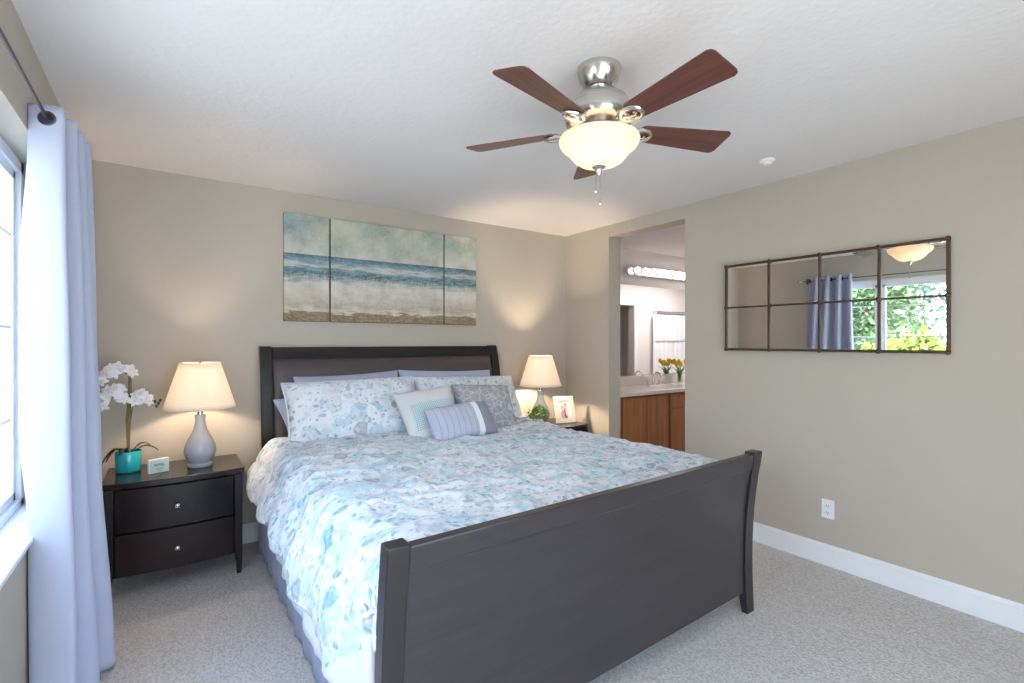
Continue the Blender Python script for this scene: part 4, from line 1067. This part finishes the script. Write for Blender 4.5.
# ================================================================ BATHROOM THINGS
VX0, VX1 = BX0 + .006, 6.30; VB = BY1 - .004
def vanity():
    t = thing('vanity_cabinet', 'honey oak bathroom vanity cabinet seen through the doorway', 'cabinet', (4.7, 3.6, 0))
    O = Vector((4.7, 3.6, 0))
    def P(name, bm, m, par=t, **k):
        bmesh.ops.translate(bm, verts=bm.verts[:], vec=-O); return obj(name, bm, m, par, **k)
    P('carcass', B((VX0 + .12, VX1, 3.36, 3.38, .10, .825), (VX0 + .12, VX0 + .14, 3.38, VB, .10, .825), (VX1 - .02, VX1, 3.38, VB, .10, .825), (VX0 + .14, VX1 - .02, VB - .012, VB, .10, .825), (VX0 + .14, VX1 - .02, 3.38, VB - .012, .10, .12), (VX0 + .12, VX1, 3.42, 3.44, 0, .10)), M['oak'], bevel=.002, smooth=0)
    def panel_front(x0, x1, z0, z1, name):
        fr = .045
        o = P(name, B((x0, x1, 3.340, 3.360, z0, z1)), M['oak'], bevel=.004, smooth=0)
        return o
    for x0, x1 in ((3.672, 4.026), (4.034, 4.376)): panel_front(x0, x1, .13, .805, 'door')
    panel_front(4.412, 4.78, .66, .805, 'drawer'); panel_front(4.412, 4.78, .13, .645, 'door')
    for x0, x1 in ((4.82, 5.18), (5.19, 5.55)): panel_front(x0, x1, .13, .805, 'door')
vanity()
def countertop():
    t = thing('vanity_counter', 'cream vanity countertop with an oval basin and low backsplash', 'countertop', (4.7, 3.6, .828))
    O = Vector((4.7, 3.6, .828)); bx, by, ra, rb = 4.68, 3.60, .23, .155
    # slab with an oval hole and basin
    bm = bmesh.new(); n = 48; x0, x1, y0, y1 = VX0, VX1 + .03, 3.315, VB
    el = [(bx + ra * math.cos(2 * PI * k / n), by + rb * math.sin(2 * PI * k / n)) for k in range(n)]
    def outer(k):
        a = 2 * PI * k / n; dx, dy = math.cos(a), math.sin(a)
        s = min(((x1 - bx) / dx if dx > 1e-6 else (x0 - bx) / dx if dx < -1e-6 else 9e9), ((y1 - by) / dy if dy > 1e-6 else (y0 - by) / dy if dy < -1e-6 else 9e9))
        return (bx + dx * s, by + dy * s)
    angs = [math.atan2(cy_ - by, cx_ - bx) % (2 * PI) for cx_ in (x0, x1) for cy_ in (y0, y1)]
    ou = [outer(k) for k in range(n)]
    for ca, (cx_, cy_) in zip(angs, [(cx_, cy_) for cx_ in (x0, x1) for cy_ in (y0, y1)]):
        k = round(ca / (2 * PI) * n) % n; ou[k] = (cx_, cy_)
    zt, zb = .864, .828
    vi = [bm.verts.new((x, y, zt)) for x, y in el]; vo = [bm.verts.new((x, y, zt)) for x, y in ou]; vb = [bm.verts.new((x, y, zb)) for x, y in ou]
    v2 = [bm.verts.new((bx + (x - bx) * .93, by + (y - by) * .93, zt - .02)) for x, y in el]; v3 = [bm.verts.new((bx + (x - bx) * .6, by + (y - by) * .6, zt - .10)) for x, y in el]
    c = bm.verts.new((bx, by, zt - .12))
    for k in range(n):
        q = (k + 1) % n
        bm.faces.new((vi[k], vo[k], vo[q], vi[q])); bm.faces.new((vo[k], vb[k], vb[q], vo[q])); bm.faces.new((vi[q], v2[q], v2[k], vi[k])); bm.faces.new((v2[q], v3[q], v3[k], v2[k])); bm.faces.new((v3[q], c, v3[k]))
    bmesh.ops.translate(bm, verts=bm.verts[:], vec=-O); obj('slab', bm, M['counter'], t, smooth=40, bevel=.004)
    bm = B((VX0, VX1 + .03, VB - .02, VB, .864, .970)); bmesh.ops.translate(bm, verts=bm.verts[:], vec=-O); obj('backsplash', bm, M['counter'], t, bevel=.004, smooth=0)
countertop()
def faucet():
    t = thing('faucet', 'chrome arched faucet on the vanity counter', 'faucet', (4.69, 3.79, .864))
    obj('base', lathe([(0, 0), (.03, 0), (.03, .006), (.020, .012), (.016, .03), (0, .03)], 24, cap=False), M['chrome'], t)
    pts = [(0, 0, .02), (0, 0, .09)] + [(0, -.055 + .055 * math.cos(R(a)), .09 + .055 * math.sin(R(a))) for a in range(10, 171, 16)] + [(0, -.112, .07)]
    obj('spout', tube(pts, [.013] * 2 + [.0115] * (len(pts) - 2), 14), M['chrome'], t)
    for s in (-1, 1):
        o = obj('handle', lathe([(0, 0), (.024, 0), (.024, .006), (.015, .012), (.013, .04), (.017, .05), (.010, .058), (0, .058)], 20, cap=False, c=(s * .10, 0, 0)), M['chrome'], t)
        obj('lever', tube([(s * .10, 0, .048), (s * .135, -.01, .075), (s * .165, -.015, .082)], [.008, .007, .005], 10), M['chrome'], o)
faucet()
def tulips():
    t = thing('tulip_vase', 'glass vase of yellow tulips on the vanity counter', 'vase of flowers', (5.16, 3.775, .864))
    obj('vase', lathe([(0, 0), (.030, 0), (.034, .006), (.034, .05), (.030, .09), (.036, .13), (.033, .13), (.027, .09), (.030, .05), (.029, .01), (0, .01)], 28, cap=False), M['vase_glass'], t)
    for i in range(9):
        a = 2 * PI * i / 9 + .3; r = .085 if i % 3 else .035; h = .20 + .04 * ((i * 7) % 3) / 2
        tip = Vector((r * math.cos(a), r * math.sin(a) * .8, h))
        st = obj('tulip_stem', tube([(.006 * math.cos(a), .006 * math.sin(a), .02), (.022 * math.cos(a), .02 * math.sin(a), .13), tip * .8 + Vector((0, 0, .03)), tip], .003, 6), M['tulip_leaf'], t)
        hd = bmesh.new()
        for k in range(6):
            b = PI / 3 * k; w = .017 if k % 2 else .015; prev = None
            for j in range(6):
                q = j / 5; rr = .019 * math.sin(PI * (.12 + .62 * q)) ; z = .055 * q; ww = w * math.sin(PI * min(.96, .2 + .76 * q))
                d = Vector((math.cos(b), math.sin(b), 0)); s = Vector((-d.y, d.x, 0)); row = [hd.verts.new(tip + d * rr * .8 - s * ww + Vector((0, 0, z))), hd.verts.new(tip + d * rr + Vector((0, 0, z))), hd.verts.new(tip + d * rr * .8 + s * ww + Vector((0, 0, z)))]
                if prev:
                    for m_ in range(2): hd.faces.new((prev[m_], prev[m_ + 1], row[m_ + 1], row[m_]))
                prev = row
        obj('tulip_head', hd, M['tulip'], t, smooth=60)
    for i in range(7):
        a = 2 * PI * i / 7; bm = bmesh.new(); prev = None; d = Vector((math.cos(a), math.sin(a), 0)); s = Vector((-d.y, d.x, 0))
        for j in range(9):
            q = j / 8; p = d * (.02 + .075 * q * q) + Vector((0, 0, .09 + .13 * q - .03 * q * q)); w = .014 * math.sin(PI * min(.97, .15 + .82 * q))
            row = [bm.verts.new(p - s * w), bm.verts.new(p - d * .003), bm.verts.new(p + s * w)]
            if prev:
                for m_ in range(2): bm.faces.new((prev[m_], prev[m_ + 1], row[m_ + 1], row[m_]))
            prev = row
        obj('leaf', bm, M['tulip_leaf'], t, solid=.001, smooth=60)
tulips()
t = thing('bathroom_mirror', 'frameless wide mirror above the bathroom counter', 'mirror', (4.9, BY1, 1.5))
obj('mirror_glass', B((-1.42, 1.42, -.006, 0, -.515, .525)), M['mirror'], t, smooth=0)
obj('bottom_channel', B((-1.42, 1.42, -.010, 0, -.525, -.513)), M['chrome'], t, smooth=0)
def light_bar():
    t = thing('vanity_light_bar', 'chrome vanity light bar with a row of lit globe bulbs above the bathroom mirror', 'light fixture', (4.28, BY1, 2.19))
    bm = bmesh.new(); L = 1.22; r = .055
    pts = [(r - r * math.cos(R(a)) * 1.0, 0, r * math.sin(R(a))) for a in range(90, -91, -15)]
    sec = [(r + r * -math.cos(R(a)), r * math.sin(R(a))) for a in range(90, -91, -15)]
    outl = [(r - r * math.sin(R(a)), r * math.cos(R(a))) for a in range(0, 181, 15)] + [(L - r + r * math.sin(R(a)), -r * math.cos(R(a))) for a in range(0, 181, 15)]
    lo = [bm.verts.new((x, -.045, z)) for x, z in outl]; hi = [bm.verts.new((x, 0, z)) for x, z in outl]
    bm.faces.new(lo); bm.faces.new(hi[::-1])
    for k in range(len(outl)): bm.faces.new((lo[k], lo[(k + 1) % len(outl)], hi[(k + 1) % len(outl)], hi[k]))
    obj('backplate', bm, M['chrome'], t, bevel=.006)
    p = c0 = None
    for k in range(8):
        x = .13 + .1395 * k
        if p is None:
            p = o = obj('globe_bulb', sphere(bmesh.new(), (0, 0, 0), .037, 20, 14), M['globe'], t)
            cb = lathe([(.022, 0), (.022, .02), (.018, .026)], 18, cap=False); bmesh.ops.rotate(cb, verts=cb.verts[:], cent=(0, 0, 0), matrix=Matrix.Rotation(R(90), 3, 'X'))
            c0 = o2 = obj('bulb_cup', cb, M['chrome'], t)
        else:
            o = p.copy(); COL.objects.link(o); o.parent = t; o2 = c0.copy(); COL.objects.link(o2); o2.parent = t
        o.location = (x, -.092, 0); o2.location = (x, -.045, 0)
light_bar()
# shower curtain and its rod across the tub recess, seen in the bathroom mirror
def shower():
    t = thing('shower_curtain', 'white shower curtain hanging across the tub, reflected in the bathroom mirror', 'curtain', (7.4, BY0 + .05, 0))
    def f(u, v):
        x = -.62 + 1.17 * u; z = .12 + 1.72 * v
        return (x, .020 * math.sin(u * 60) * (1 - .3 * v) + .01 * N(u * 12, z), z)
    obj('fabric_panel', grid(200, 20, f, lambda u, v: (u, v)), M['shower'], t, solid=.003, smooth=70)
    obj('hem_band', grid(200, 2, lambda u, v: (-.62 + 1.17 * u, .020 * math.sin(u * 60) * .85 + .006, 1.36 + .05 * v)), M['shower_band'], t, solid=.001, smooth=70)
    r = thing('shower_rod', 'chrome rod carrying the white shower curtain', 'shower rod', (7.4, BY0 + .05, 1.87))
    obj('rod', tube([(-.54, 0, 0), (.598, 0, 0)], .013, 14), M['chrome'], r)
    obj('flange', lathe([(0, -.008), (.032, -.008), (.03, .006), (.014, .012), (0, .012)], 20, cap=False, c=(0, 0, 0)), M['chrome'], r).matrix_local = Matrix.Translation((-.535, 0, 0)) @ Matrix.Rotation(R(90), 4, 'Y')
    for k in range(11):
        x = -.48 + .1 * k; obj('curtain_ring', tube([(x, .022 * math.cos(2 * PI * q / 16), -.012 + .024 * math.sin(2 * PI * q / 16)) for q in range(16)], .002, 6, closed=True), M['chrome'], t).location = (0, 0, 1.87)
shower()

# ================================================================ GARDEN BEYOND THE WINDOW
struct('ground', B((-40, 40, -40, 40, -3.1, -3.0)), M['lawn'], smooth=0)
def tree(label, x, y, zc, rx, ry, rz, n, L, mat, seed):
    rnd = random.Random(seed)
    t = thing('garden_tree', label, 'tree', (x, y, -3.0), 0, 'garden trees outside the window')
    bm = bmesh.new(); C = Vector((0, 0, zc + 3.0))
    lumps = [Vector((rnd.uniform(-.7, .7) * rx, rnd.uniform(-.7, .7) * ry, rnd.uniform(-.7, .7) * rz)) for _ in range(14)]
    for i in range(n):
        l = lumps[i % 14]; d = Vector((rnd.gauss(0, 1), rnd.gauss(0, 1), rnd.gauss(0, 1))).normalized(); q = rnd.uniform(.5, 1.0)
        p = C + l + Vector((d.x * rx, d.y * ry, d.z * rz)) * .48 * q
        a = Vector((rnd.gauss(0, 1), rnd.gauss(0, 1), rnd.gauss(0, .7) - .3)).normalized(); s = a.cross(Vector((rnd.random(), rnd.random(), rnd.random()))).normalized()
        ll = L * rnd.uniform(.7, 1.3); w = ll * .3
        vs = [bm.verts.new(q_) for q_ in (p, p + a * ll * .45 + s * w, p + a * ll, p + a * ll * .45 - s * w)]
        bm.faces.new(vs)
    obj('foliage', bm, mat, t, smooth=0)
    tb = tube([(0, 0, 0), (.05, .03, (zc + 3) * .4), (0, 0, zc + 3.0)], [.16, .12, .06], 10)
    for l in lumps[:7]: tube([(0, 0, (zc + 3) * .6), C + l * .5, C + l], [.06, .04, .02], 6, tb)
    obj('trunk', tb, M['bark'], t)
tree('tall pale green tree filling the upper window as reflected in the wall mirror', -7.5, 5.2, 3.2, 2.1, 2.1, 2.0, 9000, .17, M['tree_a'], 1)
tree('bluish-green tree farther back behind the tall pale tree', -13.5, 5.5, 1.8, 2.6, 4.2, 2.6, 9000, .22, M['tree_b'], 3)
tree('yellow-green low tree nearest the window as reflected in the wall mirror', -4.3, 2.3, .75, 1.1, 1.1, .75, 5000, .16, M['tree_c'], 4)
tree('second yellow-green low tree under the curtain side of the window reflection', -4.1, 4.3, .55, .9, .9, .7, 4500, .16, M['tree_c'], 5)
